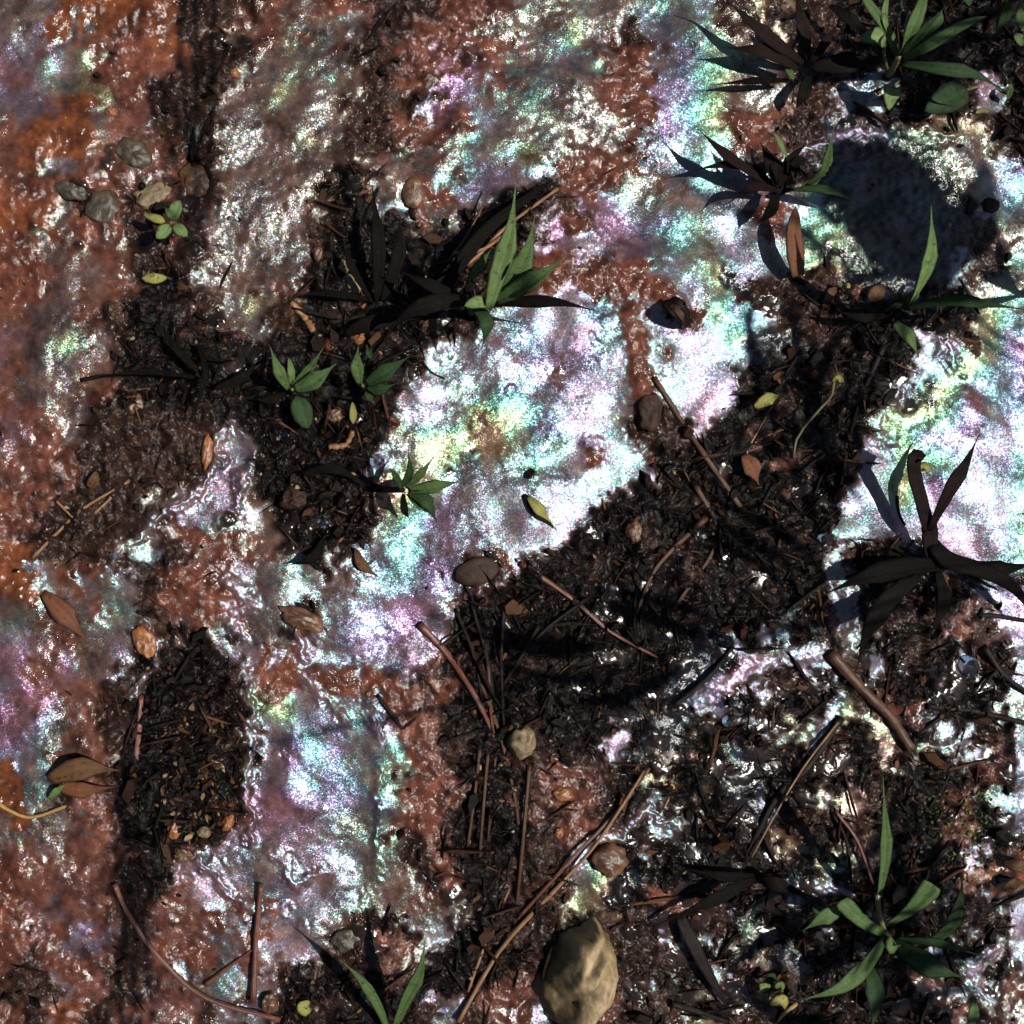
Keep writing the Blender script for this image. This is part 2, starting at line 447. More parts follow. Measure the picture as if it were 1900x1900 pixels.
    L(facet(bump2.outputs[0], math_(nt, 'MULTIPLY_ADD', lump, 0.8, 0.21)), q.inputs['Normal'])
    ms = N(nt, 'ShaderNodeMixShader'); L(covf, ms.inputs[0]); L(p.outputs[0], ms.inputs[1]); L(q.outputs[0], ms.inputs[2])
    L(ms.outputs[0], nt.nodes['Material Output'].inputs['Surface'])
    return m

def leaf_mat(name, c1, c2, rough=0.45, trans=0.25, spec=0.25):
    m, nt, p = nodes(name)
    L = nt.links.new
    uv = N(nt, 'ShaderNodeUVMap', uv_map='uv').outputs[0]
    pos = N(nt, 'ShaderNodeTexCoord').outputs['Object']
    sx = N(nt, 'ShaderNodeSeparateXYZ'); L(uv, sx.inputs[0])
    mid = math_(nt, 'ABSOLUTE', math_(nt, 'SUBTRACT', sx.outputs[0], 0.5))
    vein = math_(nt, 'SMOOTH_MIN', math_(nt, 'MULTIPLY', mid, 9), 1.0, 0.2)
    n1 = noise_(nt, pos, 260, 4, .65)
    wv = N(nt, 'ShaderNodeTexWave'); wv.inputs['Scale'].default_value = 7; wv.inputs['Distortion'].default_value = 2.0; wv.inputs['Detail'].default_value = 2
    L(uv, wv.inputs['Vector'])
    f = math_(nt, 'ADD', math_(nt, 'MULTIPLY', n1, 0.9), math_(nt, 'MULTIPLY', wv.outputs['Fac'], 0.22))
    f = math_(nt, 'ADD', f, math_(nt, 'MULTIPLY', vein, -0.22))
    mx = N(nt, 'ShaderNodeMix', data_type='RGBA'); L(f, mx.inputs[0])
    mx.inputs[6].default_value = (*c1, 1); mx.inputs[7].default_value = (*c2, 1)
    sp1 = noise_(nt, pos, 420, 3, .7); mr = N(nt, 'ShaderNodeMapRange'); L(sp1, mr.inputs[0]); mr.inputs[1].default_value = .58; mr.inputs[2].default_value = .66; mr.inputs[4].default_value = .8
    my = N(nt, 'ShaderNodeMix', data_type='RGBA'); L(mr.outputs[0], my.inputs[0]); L(mx.outputs[2], my.inputs[6]); my.inputs[7].default_value = (c1[0] * .5 + .012, c1[1] * .3 + .005, c1[2] * .3 + .002, 1)
    mx = my
    L(mx.outputs[2], p.inputs['Base Color'])
    rr = math_(nt, 'MULTIPLY_ADD', n1, 0.3, rough + .05); L(rr, p.inputs['Roughness']); p.inputs['Specular IOR Level'].default_value = spec
    b = N(nt, 'ShaderNodeBump'); b.inputs['Distance'].default_value = 0.0003; L(f, b.inputs['Height']); L(b.outputs[0], p.inputs['Normal'])
    t = N(nt, 'ShaderNodeBsdfTranslucent'); L(mx.outputs[2], t.inputs[0])
    ms = N(nt, 'ShaderNodeMixShader'); ms.inputs[0].default_value = trans
    L(p.outputs[0], ms.inputs[1]); L(t.outputs[0], ms.inputs[2])
    L(ms.outputs[0], nt.nodes['Material Output'].inputs['Surface'])
    return m

def rough_mat(name, c1, c2, rough=0.4, scale=220, bump=0.0009, streak=False, attr=None, spec=.4):
    m, nt, p = nodes(name)
    L = nt.links.new
    pos = N(nt, 'ShaderNodeTexCoord').outputs['Object']
    if streak:
        uv = N(nt, 'ShaderNodeUVMap', uv_map='uv').outputs[0]
        mp = N(nt, 'ShaderNodeMapping'); mp.inputs['Scale'].default_value = (14, 1.5, 1); L(uv, mp.inputs[0])
        n1 = math_(nt, 'ADD', math_(nt, 'MULTIPLY', noise_(nt, mp.outputs[0], 1.0, 3, .6), .6), math_(nt, 'MULTIPLY', noise_(nt, pos, scale, 4, .6), .4))
    else:
        n1 = noise_(nt, pos, scale, 6, .62, .3)
    mr = N(nt, 'ShaderNodeMapRange'); L(n1, mr.inputs[0]); mr.inputs[1].default_value = .34; mr.inputs[2].default_value = .66
    mx = N(nt, 'ShaderNodeMix', data_type='RGBA'); L(mr.outputs[0], mx.inputs[0])
    mx.inputs[6].default_value = (*c1, 1); mx.inputs[7].default_value = (*c2, 1)
    col = mx.outputs[2]
    if attr:
        a = N(nt, 'ShaderNodeAttribute', attribute_name=attr).outputs['Color']
        m2 = N(nt, 'ShaderNodeMix', data_type='RGBA', blend_type='MULTIPLY'); m2.inputs[0].default_value = 1
        L(col, m2.inputs[6]); L(a, m2.inputs[7]); col = m2.outputs[2]
    L(col, p.inputs['Base Color'])
    p.inputs['Roughness'].default_value = rough
    p.inputs['Specular IOR Level'].default_value = spec
    b = N(nt, 'ShaderNodeBump'); b.inputs['Distance'].default_value = bump; L(n1, b.inputs['Height']); L(b.outputs[0], p.inputs['Normal'])
    return m

def water_mat():
    m, nt, p = nodes('water')
    p.inputs['Base Color'].default_value = (.9, .95, 1, 1)
    p.inputs['Transmission Weight'].default_value = 1
    p.inputs['Roughness'].default_value = 0.03
    p.inputs['IOR'].default_value = 1.33
    return m

G = ground_material()
M_LEAF = leaf_mat('leaf_green', (.032, .062, .016), (.115, .185, .060))
M_LEAF2 = leaf_mat('leaf_pale_green', (.07, .12, .035), (.19, .27, .10))
M_LEAFD = leaf_mat('leaf_deep_green', (.009, .023, .008), (.036, .068, .023), trans=.12, spec=.12)
M_LEAFSHADE = leaf_mat('leaf_and_shade_black', (.0022, .0022, .0020), (.006, .0045, .0032), trans=.01, spec=.05)  # near-black leaves; backlit dark and cast shade are put into this colour too
M_SHADOWM = leaf_mat('shadow_maroon', (.004, .0020, .0017), (.012, .0050, .0040), trans=.02, spec=.08)  # shadow colour for the leaf shapes standing in for weed shadows
M_YEL = leaf_mat('leaf_yellow', (.16, .16, .04), (.36, .34, .10))
M_OCH = leaf_mat('leaf_ochre', (.04, .017, .006), (.13, .065, .023), trans=.1)
M_BRN = leaf_mat('leaf_brown', (.05, .018, .008), (.16, .055, .02), trans=.05)
M_STALK = rough_mat('stalk', (.05, .05, .02), (.16, .14, .05), streak=True)
M_TWIG = rough_mat('twig_brown', (.014, .007, .004), (.07, .030, .014), rough=.45, streak=True, spec=.2)
M_TWIGSHADE = rough_mat('twig_and_shadow_red', (.03, .009, .005), (.11, .032, .016), rough=.42, streak=True)  # red twigs; also colours the stick-shaped shadows
M_TWIGO = rough_mat('twig_orange', (.07, .03, .012), (.22, .11, .045), rough=.42, streak=True)
M_TWIGK = rough_mat('twig_black', (.003, .002, .002), (.010, .006, .004), rough=.5, streak=True, spec=.1)
M_ROOT = rough_mat('root_yellow', (.13, .07, .018), (.32, .20, .06), rough=.5, streak=True)
M_TAN = rough_mat('stone_tan', (.055, .038, .018), (.16, .115, .058), rough=.6, scale=160)
M_GRY = rough_mat('stone_grey', (.018, .013, .008), (.045, .035, .020), rough=.45, scale=200)
M_BRS = rough_mat('stone_brown', (.03, .014, .007), (.10, .048, .022), rough=.38, scale=170)
M_ORS = rough_mat('stone_orange', (.07, .025, .009), (.24, .09, .028), rough=.36, scale=190)
M_DKS = rough_mat('stone_dark', (.010, .006, .005), (.035, .017, .010), rough=.6, scale=150, spec=.12)
M_BITS = rough_mat('litter_bits', (.6, .6, .6), (1, 1, 1), rough=.3, scale=1300, bump=.0006, attr='mudc', spec=.07)
M_WATER = water_mat()

# ------------------------------------------------------------------ ground objects: one lattice cut into mud, film and litter
def build_ground():
    n = NG
    idx = np.arange(n * n).reshape(n, n)
    quads = np.stack([idx[:-1, :-1], idx[1:, :-1], idx[1:, 1:], idx[:-1, 1:]], -1).reshape(-1, 4)
    # normals from the height field, shared so that the cut does not show
    dzdx = np.gradient(Z, axis=1) / np.gradient(WX, axis=1)
    dzdy = np.gradient(Z, axis=0) / np.gradient(WY, axis=0)
    nr = np.stack([-dzdx, -dzdy, np.ones_like(Z)], -1)
    nr /= np.linalg.norm(nr, axis=-1, keepdims=True)
    nr = nr.reshape(-1, 3)
    P = np.stack([WX, WY, Z], -1).reshape(-1, 3)
    one = np.ones(Z.size)
    par = np.stack([np.minimum(FILM, 1.3).ravel(), HUE.ravel() / 1000, RGH.ravel(), one], -1)
    par2 = np.stack([JIT.ravel() / 100, LMP.ravel(), LIT.ravel(), one], -1)
    mud = np.concatenate([MUD.reshape(-1, 3), one[:, None]], -1)
    cen = np.abs(PX - 950).ravel()[quads[:, 0]]; ceny = np.abs(PY - 950).ravel()[quads[:, 0]]
    inside = (np.maximum(cen, ceny) < 1400)
    bf = blur(FILM, 3).ravel()[quads].mean(1)
    bl = blur(LIT, 3).ravel()[quads].mean(1)
    kf = np.where((bf > 0.58) & inside, 1, np.where((bl > 0.7) & inside, 2, 0))
    out = []
    for k, name, label in ((0, 'mud', 'red brown wet mud ground between the shiny film and the dark litter'),
                           (1, 'oily_water_film', 'rainbow coloured oily film lying over the red mud in patches'),
                           (2, 'litter_bed', 'black soaked litter bed in the shade of the weeds')):
        q = quads[kf == k]
        used, inv = np.unique(q.ravel(), return_inverse=True)
        me = bpy.data.meshes.new(name)
        me.vertices.add(len(used)); me.vertices.foreach_set('co', P[used].astype(np.float32).ravel())
        me.loops.add(len(inv)); me.loops.foreach_set('vertex_index', inv.astype(np.int32))
        me.polygons.add(len(q))
        me.polygons.foreach_set('loop_start', (np.arange(len(q)) * 4).astype(np.int32))
        me.update(calc_edges=True)
        me.shade_smooth()
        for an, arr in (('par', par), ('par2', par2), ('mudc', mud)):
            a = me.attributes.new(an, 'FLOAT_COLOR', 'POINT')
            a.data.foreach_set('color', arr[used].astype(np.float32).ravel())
        me.normals_split_custom_set_from_vertices(nr[used].astype(np.float32))
        o = link(name, me, G, smooth=False)
        tag(o, label, kind='structure')
        out.append(o)
    return out
build_ground()

# ------------------------------------------------------------------ placing helpers
def V(px, py, h):
    """World point at height h above z=0 seen at this photo pixel from the camera."""
    g = Vector(((px - 950) * S, (950 - py) * S, 0)); c = Vector((CAMX, CAMY, 0))
    p = c + (g - c) * ((CAMH - h) / CAMH); p.z = h
    return p
def VS(px, py, h):
    """World point at height h whose shadow falls on this spot of the ground."""
    g = Vector(((px - 950) * S, (950 - py) * S, 0))
    return g + Vector((SD.x, SD.y, SD.z)) * (h / SD.z)

def spline(P, n):
    P = [Vector(p) for p in P]
    if len(P) == 2: P = [P[0], (P[0] + P[1]) / 2, P[1]]
    Q = [P[0] * 2 - P[1]] + P + [P[-1] * 2 - P[-2]]
    out = []
    m = len(P) - 1
    for k in range(n):
        t = k / (n - 1) * m; i = min(int(t), m - 1); t -= i
        a, b, c, d = Q[i:i + 4]
        out.append(0.5 * ((2 * b) + (c - a) * t + (2 * a - 5 * b + 4 * c - d) * t * t + (3 * b - a - 3 * c + d) * t ** 3))
    return out

def leaf_mesh(P, wid, kind='lance', fold=0.25, n=14, twist=0.0, seed=0, wavy=0.06):
    """A closed thin blade: upper surface of five verts a station, lower of three."""
    rnd = random.Random(seed)
    C = spline(P, n)
    v, uv = [], []
    th = 0.00022
    up = Vector((0, 0, 1))
    for k, c in enumerate(C):
        t = k / (n - 1)
        d = (C[min(k + 1, n - 1)] - C[max(k - 1, 0)]).normalized()
        side = d.cross(up)
        if side.length < 1e-3: side = Vector((1, 0, 0))
        side.normalize()
        nrm = side.cross(d).normalized()
        a = twist * (t - .3)
        side, nrm = side * math.cos(a) + nrm * math.sin(a), nrm * math.cos(a) - side * math.sin(a)
        if kind == 'lance': s = (0.30 + 0.70 * math.sin(math.pi * min(1, t * 1.05 + .10)) ** 0.8) * (1 - max(0, t - .55) / .45) ** .75 if t > .55 else (0.30 + 0.70 * math.sin(math.pi * min(.5, (t * 0.9 + .03))))
        elif kind == 'oval': s = max(0.02, math.sin(math.pi * min(1, t ** .85)) ** .6) if t > .12 else .15 + t * 3
        elif kind == 'blade': s = (0.75 + .25 * min(1, t * 4)) * (1 - t ** 3) ** .8
        elif kind == 'blunt': s = .45 + .55 * t if t < .93 else .8
        elif kind == 'heart': s = max(.03, math.sin(math.pi * (t ** .6)) ** .55)
        else: s = 1
        s = max(s, 0.02)
        hw = wid * S * .5 * s
        wv = 1 + rnd.uniform(-wavy, wavy)
        wl = 1 + rnd.uniform(-wavy, wavy)
        f = fold * hw
        v += [c - side * hw * wl + nrm * f, c - side * hw * .5 + nrm * f * .35, c.copy(), c + side * hw * .5 + nrm * f * .35, c + side * hw * wv + nrm * f,
              c + side * hw * .5 + nrm * (f * .35 - th), c - nrm * th * 1.6, c - side * hw * .5 + nrm * (f * .35 - th)]
        uv += [(0, t), (.25, t), (.5, t), (.75, t), (1, t), (.75, t), (.5, t), (.25, t)]
    f = []
    for k in range(n - 1):
        for j in range(8):
            a = k * 8 + j; b = k * 8 + (j + 1) % 8
            f.append((a, b, b + 8, a + 8))
    f.append(tuple(range(7, -1, -1))); f.append(tuple((n - 1) * 8 + i for i in range(8)))
    me = mesh('leaf', v, f)
    setuv(me, uv)
    return me

def setuv(me, uv):
    ul = me.uv_layers.new(name='uv')
    li = np.empty(len(me.loops), np.int32); me.loops.foreach_get('vertex_index', li)
    ul.data.foreach_set('uv', np.array(uv, np.float32)[li].ravel())

def tube_mesh(P, r0, r1, n=16, sides=7, seed=0, knob=0.12, flat=1.0):
    rnd = random.Random(seed)
    C = spline(P, n); v, uv = [], []
    for k, c in enumerate(C):
        t = k / (n - 1)
        d = (C[min(k + 1, n - 1)] - C[max(k - 1, 0)]).normalized()
        a = d.cross(Vector((0, 0, 1)))
        if a.length < 1e-3: a = Vector((1, 0, 0))
        a.normalize(); b = a.cross(d).normalized()
        r = (r0 + (r1 - r0) * t) * S * (1 + rnd.uniform(-knob, knob))
        for j in range(sides):
            an = 2 * math.pi * j / sides
            rr = r * (1 + rnd.uniform(-knob, knob) * .6)
            v.append(c + a * math.cos(an) * rr + b * math.sin(an) * rr * flat); uv.append((j / sides, t))
    f = []
    for k in range(n - 1):
        for j in range(sides):
            p = k * sides + j; q = k * sides + (j + 1) % sides
            f.append((p, q, q + sides, p + sides))
    f.append(tuple(range(sides))[::-1]); f.append(tuple((n - 1) * sides + i for i in range(sides)))
    me = mesh('stem', v, f); setuv(me, uv)
    return me

def stone(name, px, py, rx, ry, rot, hgt, mat, label, cat='stone', group=None, seed=0, outline=None, sink=.35, jag=.3, flat=.8, kind=None, apex=(0, 0)):
    """rx, ry in photo pixels, hgt in mm above the mud."""
    hgt *= .62
    z0 = gz(px, py) - .0004
    rnd = random.Random(seed + 77)
    nu, nv = 28, 9
    off = Vector((rnd.random() * 50, rnd.random() * 50, 0))
    v = []
    a0 = R(rot)
    for k in range(nv):
        ph = (k / (nv - 1)) * math.pi / 2
        cr, zz = math.cos(ph) ** .7, math.sin(ph) ** flat
        if k == 0: cr, zz = 1.0, -sink
        for j in range(nu):
            th = 2 * math.pi * j / nu
            if outline:
                t = th / (2 * math.pi) * len(outline); i = int(t) % len(outline); fr = t - int(t)
                A, B = outline[i], outline[(i + 1) % len(outline)]
                ox, oy = (A[0] + (B[0] - A[0]) * fr - px), (A[1] + (B[1] - A[1]) * fr - py)
            else:
                ex, ey = rx * math.cos(th), ry * math.sin(th)
                ox, oy = ex * math.cos(a0) - ey * math.sin(a0), ex * math.sin(a0) + ey * math.cos(a0)
            q = Vector((math.cos(th) * cr * 1.3, math.sin(th) * cr * 1.3, zz * 1.2)) + off
            nn = 1 + jag * mnoise.noise(q * 1.4) + jag * .45 * mnoise.noise(q * 3.6)
            if outline: nn = 1 + jag * .3 * mnoise.noise(q * 3.2)
            h = zz * hgt * .001 * (1 + jag * 1.4 * mnoise.noise(q * 2.0 + Vector((9, 9, 9))))
            g_ = max(zz, 0) ** 2
            v.append(Vector(((ox * cr * nn + apex[0] * g_) * S, -(oy * cr * nn + apex[1] * g_) * S, h)))
    f = []
    for k in range(nv - 1):
        for j in range(nu):
            a = k * nu + j; b = k * nu + (j + 1) % nu
            f.append((a, a + nu, b + nu, b))
    f.append(tuple(range(nu))); f.append(tuple((nv - 1) * nu + i for i in range(nu))[::-1])
    me = mesh(name, v, f)
    o = link(name, me, mat)
    b = V(px, py, z0 + hgt * .0005)
    o.location = (b.x, b.y, z0)
    return tag(o, label, cat, group, kind)

def ground_pts(pts, lift):
    return [V(a, b, gz(a, b) + lift) for a, b in pts]

def twig(name, pts, r0, r1, mat, label, cat='twig', group=None, lift=None, seed=0, n=None, heights=None, flat=1.0, knob=.12):
    lift = (r0 * S * .35) if lift is None else lift * .6
    P = [V(a, b, gz(a, b) + lift + (heights[i] if heights else 0)) for i, (a, b) in enumerate(pts)]
    if not heights and len(pts) == 2:
        pm = [(pts[0][0] + (pts[1][0] - pts[0][0]) * t, pts[0][1] + (pts[1][1] - pts[0][1]) * t) for t in (0, .33, .66, 1)]
        z = max(gz(*q) for q in pm) + lift
        rr = random.Random(seed)
        P = [V(q[0] + rr.uniform(-2, 2), q[1] + rr.uniform(-2, 2), z) for q in pm]
    me = tube_mesh(P, r0 * .75, r1 * .75, n or max(8, len(pts) * 6), 7, seed, knob, flat)
    base = P[0].copy()
    o = link(name, me, mat)
    for vv in me.vertices: vv.co -= base
    o.location = base
    return tag(o, label, cat, group)

def plant(name, base, label, cat, leaves, stem=None, group=None, seed=0, place=V):
    """leaves: (points (px,py,h mm), width px, kind, material, fold, twist)"""
    e = empty(name, (*V(base[0], base[1], gz(*base)).xy, gz(*base)))
    tag(e, label, cat, group)
    for i, lf in enumerate(leaves):
        pts, wid, kind, mat = lf[:4]
        if mat in (M_LEAFSHADE, M_SHADOWM): wid *= .74
        fold = lf[4] if len(lf) > 4 else .28
        tw = lf[5] if len(lf) > 5 else 0.3
        P = [place(a, b, max(gz(a, b) * (place is V), -.001) + h * .001) for a, b, h in pts]
        me = leaf_mesh(P, wid, kind, fold, 14, tw, seed * 31 + i)
        link('leaf', me, mat, e)
    for st in (stem or []):
        pts, r0, r1, mat = st
        P = [place(a, b, gz(a, b) * (place is V) + h * .001) for a, b, h in pts]
        link('stem', tube_mesh(P, r0, r1, 10, 6, seed), mat, e)
    return e

#OBJECTS
exec_objects = True
# ------------------------------------------------------------------ weeds in view
plant('seedling', (320,412), 'small pale green seedling with four oval leaves, at the left between the grey stones', 'plant', [
  ([(318,408,13),(325,390,17),(334,372,18)], 27, 'oval', M_LEAF2), ([(314,416,13),(303,430,16),(290,442,17)], 25, 'oval', M_LEAF2),
  ([(322,417,13),(335,428,16),(348,438,15)], 22, 'oval', M_LEAF2), ([(306,411,12),(290,406,14),(266,397,12)], 16, 'oval', M_YEL),
  ([(318,404,16),(312,394,18),(308,386,18)], 12, 'oval', M_LEAF)], [([(316,416,0),(317,413,13)], 3.5, 3, M_STALK)], seed=1)
def single_leaf(pts, wid, kind, mat, label, seed=0, fold=.3, tw=.2, group=None):
    P = [V(a, b, gz(a, b) + h * .001) for a, b, h in pts]
    me = leaf_mesh(P, wid, kind, fold, 12, tw, seed)
    base = P[0].copy()
    for vv in me.vertices: vv.co -= base
    o = link('leaf', me, mat); o.location = base
    return tag(o, label, 'leaf', group)
single_leaf([(263,516,1.2),(288,517,2.5),(310,515,1.8)], 20, 'oval', M_YEL, 'small yellow green leaf lying below the four-leaved seedling', 3)
plant('grass_clump', (880,575), 'tall weed clump in the upper middle, with one black leaf pointing right', 'plant', [
  ([(905,575,34),(925,500,48),(946,430,60),(957,345,66)], 36, 'lance', M_LEAF2, .3, .2),
  ([(925,560,34),(950,520,46),(978,465,54),(993,398,56)], 38, 'lance', M_LEAF, .3, -.5),
  ([(915,562,34),(960,535,46),(1005,510,54),(1054,473,56)], 36, 'lance', M_LEAF, .35, .3),
  ([(915,563,30),(970,560,38),(1040,562,42),(1112,578,38)], 30, 'lance', M_LEAFSHADE, .2, .2),  # leaf dark from backlight; the dark is put into its colour
  ([(905,563,36),(885,561,40),(862,567,40)], 22, 'oval', M_LEAF2), ([(882,572,30),(902,600,34),(895,645,26)], 28, 'lance', M_LEAFD, .3, .6),
  ([(870,520,20),(890,492,26),(912,462,30)], 20, 'lance', M_LEAF), ([(940,520,38),(975,500,44),(1000,496,44)], 12, 'lance', M_LEAFSHADE),
  ([(880,560,20),(820,560,30),(760,580,30),(715,620,22)], 44, 'lance', M_LEAFSHADE, .3, .3),
  ([(870,560,20),(800,530,26),(735,500,24)], 30, 'lance', M_LEAFSHADE)],  # clump's cast shadow at its left, shaped as black leaves
  [([(872,580,0),(885,575,20),(905,565,36)], 7, 5, M_STALK)], seed=2)
plant('weed_sprout', (545,725), 'small green weed with a narrow left leaf, left of the middle in the black litter', 'plant', [
  ([(535,722,12),(518,690,18),(500,640,22)], 22, 'lance', M_LEAF), ([(540,718,12),(570,690,20),(602,642,24)], 20, 'lance', M_LEAF),
  ([(545,722,12),(585,705,20),(625,674,22)], 34, 'lance', M_LEAF), ([(550,735,8),(560,765,10),(572,795,8)], 40, 'oval', M_LEAFD),
  ([(540,715,12),(540,690,16),(536,664,16)], 14, 'oval', M_LEAF2), ([(530,730,6),(500,742,8),(470,740,6)], 24, 'lance', M_LEAFSHADE)],
  [([(545,728,0),(542,722,12)], 4, 3, M_STALK)], seed=3)
plant('weed_sprout', (672,720), 'small dark green weed whose upright leaf is lit, just left of the large film patch', 'plant', [
  ([(668,712,12),(662,680,20),(665,640,22)], 25, 'lance', M_LEAF), ([(678,712,12),(715,690,18),(762,660,18)], 32, 'lance', M_LEAFD),
  ([(680,718,10),(705,722,14),(735,712,14)], 24, 'lance', M_LEAFD), ([(680,725,9),(685,735,11),(696,752,9)], 18, 'lance', M_LEAFD),
  ([(690,665,14),(684,655,16),(682,645,16)], 12, 'oval', M_LEAFD)], [([(675,722,0),(673,715,12)], 4, 3, M_STALK)], seed=4)
single_leaf([(655,786,3),(655,768,4),(654,746,4)], 14, 'oval', M_YEL, 'narrow yellow green leaf standing in the litter below the dark weed', 6)
plant('fine_rosette', (690,905), 'slender olive star of narrow leaves over the left rim of the large film', 'plant', [
  ([(745,903,22),(760,875,27),(757,836,30)], 15, 'lance', M_LEAFD), ([(752,905,22),(780,880,28),(806,846,30)], 15, 'lance', M_LEAF),
  ([(757,910,22),(805,903,28),(860,892,30)], 24, 'lance', M_LEAF), ([(757,914,22),(790,930,26),(812,974,24)], 26, 'lance', M_LEAFD),
  ([(748,916,22),(750,945,24),(762,966,20)], 20, 'lance', M_LEAFSHADE), ([(745,907,22),(735,885,25),(720,864,26)], 13, 'lance', M_LEAFD),
  ([(756,916,22),(780,938,25),(800,955,24)], 16, 'lance', M_LEAF), ([(741,903,18),(735,892,20),(728,888,20)], 9, 'oval', M_LEAFSHADE)],
  [([(690,905,0),(715,908,12),(748,909,22)], 9, 5, M_TWIGK)], seed=5)
plant('grass_clump', (1650,150), 'large green grass tuft in the upper right corner', 'plant', [
  ([(1665,105,24),(1645,60,36),(1620,20,44),(1592,-20,48)], 22, 'blade', M_LEAF), ([(1650,70,32),(1640,30,40),(1648,-15,44)], 14, 'blade', M_LEAF2),
  ([(1668,102,26),(1690,55,38),(1708,10,46),(1716,-25,50)], 26, 'blade', M_LEAF), ([(1673,104,26),(1710,60,36),(1752,14,44)], 17, 'lance', M_LEAFD),
  ([(1676,108,26),(1730,80,36),(1785,48,42),(1830,30,44)], 22, 'blade', M_LEAF), ([(1668,118,22),(1740,128,32),(1810,140,34),(1868,172,28)], 26, 'lance', M_LEAFD),
  ([(1643,85,22),(1625,68,26),(1594,72,24)], 30, 'oval', M_LEAF2), ([(1660,40,30),(1670,20,36),(1674,-10,38)], 10, 'lance', M_LEAFD),
  ([(1700,85,26),(1740,40,36),(1748,18,40)], 16, 'lance', M_LEAF), ([(1690,110,20),(1740,70,26),(1800,60,30)], 20, 'lance', M_LEAFD)],
  [([(1648,140,0),(1660,122,12),(1667,105,25)], 6, 5, M_STALK), ([(1648,140,0),(1640,100,14),(1643,83,22)], 3, 2.5, M_STALK)], seed=6)
plant('broad_leaf_weed', (1655,195), 'heart shaped green leaf on a short stalk, below the upper right grass tuft', 'plant', [
  ([(1655,160,10),(1652,178,12),(1650,204,10)], 34, 'heart', M_LEAF2)], [([(1668,150,0),(1656,162,10)], 3, 2.5, M_STALK)], seed=7)
plant('broad_leaf_weed', (1790,165), 'broad dark green oval leaf in shade, below the long arching blade upper right', 'plant', [
  ([(1795,166,8),(1760,182,11),(1715,206,8)], 54, 'oval', M_LEAFD)], [([(1815,160,0),(1795,166,8)], 3, 2.5, M_STALK)], seed=8)
single_leaf([(1870,186,3),(1873,170,5),(1876,156,6)], 12, 'oval', M_LEAF, 'narrow green leaflet near the right edge beside the long arching blade', 9)
plant('grass_clump', (1895,40), 'dim green leaves cut by the right edge of the photograph, top corner', 'plant', [
  ([(1905,60,10),(1892,35,16),(1895,0,20)], 22, 'lance', M_LEAF), ([(1898,85,10),(1890,72,12),(1884,62,12)], 18, 'oval', M_LEAF),
  ([(1850,60,12),(1865,25,16),(1870,-10,18)], 22, 'lance', M_LEAFD), ([(1800,10,14),(1790,-10,18),(1785,-30,20)], 20, 'lance', M_LEAFD)], [([(1900,60,0),(1896,55,14)], 3, 3, M_STALK)], seed=10)
plant('grass_clump', (1450,350), 'dark weed with two thin green leaves, left of the blue grey shaded puddle', 'plant', [
  ([(1495,345,14),(1525,320,24),(1538,282,32),(1548,230,38)], 19, 'lance', M_LEAF, .3, .6), ([(1460,292,20),(1447,266,26),(1434,242,28)], 11, 'lance', M_LEAF2),
  ([(1470,352,12),(1530,352,18),(1594,376,14)], 16, 'lance', M_LEAFD), ([(1485,348,12),(1505,340,14),(1530,322,15)], 15, 'oval', M_LEAF),
  ([(1445,345,8),(1440,310,14),(1420,270,12)], 30, 'lance', M_LEAFSHADE), ([(1440,330,7),(1480,300,14),(1500,296,12)], 24, 'lance', M_LEAFSHADE)],
  [([(1452,356,0),(1470,350,10)], 5, 4, M_TWIGK), ([(1455,356,0),(1460,320,12),(1460,290,20)], 3, 2.5, M_TWIGK)], seed=11)
plant('tall_leaf_weed', (1640,580), 'weed with one long bright green blade standing against the shaded puddle', 'plant', [
  ([(1690,562,28),(1712,515,44),(1727,455,56),(1728,382,64)], 30, 'lance', M_LEAF2, .22, .2), ([(1672,560,26),(1695,550,32),(1712,520,36)], 16, 'lance', M_LEAF),
  ([(1640,577,20),(1665,565,26),(1700,545,30)], 12, 'lance', M_LEAFD), ([(1660,600,18),(1685,625,20),(1706,664,16)], 26, 'lance', M_LEAF, .3, .4),
  ([(1680,572,20),(1760,558,30),(1830,565,34),(1910,575,34)], 22, 'lance', M_LEAFD), ([(1650,585,10),(1600,590,16),(1550,575,14)], 22, 'lance', M_LEAFSHADE),
  ([(1640,590,10),(1660,560,16),(1640,520,18)], 20, 'lance', M_LEAFSHADE)],
  [([(1630,590,0),(1655,575,14),(1690,560,28)], 6, 4, M_TWIGK), ([(1630,590,0),(1660,600,18)], 4, 3, M_TWIGK)], seed=12)
plant('seedling', (1562,534), 'tiny bright green two-leaved seedling below the shaded puddle', 'plant', [
  ([(1565,532,4),(1572,530,6),(1578,533,6)], 11, 'oval', M_YEL), ([(1562,531,4),(1557,527,5),(1553,524,5)], 6, 'oval', M_LEAF)], [([(1563,538,0),(1564,532,4)], 1.5, 1.5, M_STALK)], seed=13)
single_leaf([(1615,560,2),(1625,545,4),(1640,530,3)], 30, 'oval', M_OCH, 'curled orange brown leaf below the shaded puddle', 14)
single_leaf([(1530,560,2),(1540,545,4),(1552,532,3)], 16, 'oval', M_OCH, 'thin orange leaf scrap left of the curled orange leaf', 15)
single_leaf([(1400,755,6),(1425,740,9),(1453,731,8)], 24, 'lance', M_YEL, 'yellow green lance leaf lying in the dark litter, right of the white glare', 16, .3)
plant('seedling', (1470,840), 'thin curved stem with a small yellow green leaflet, in the dark litter', 'plant', [
  ([(1545,712,13),(1555,703,16),(1566,708,16)], 15, 'oval', M_YEL)], [([(1472,850,0),(1480,810,6),(1520,760,10),(1542,735,12),(1548,708,14)], 2.6, 2.0, M_STALK)], seed=17)
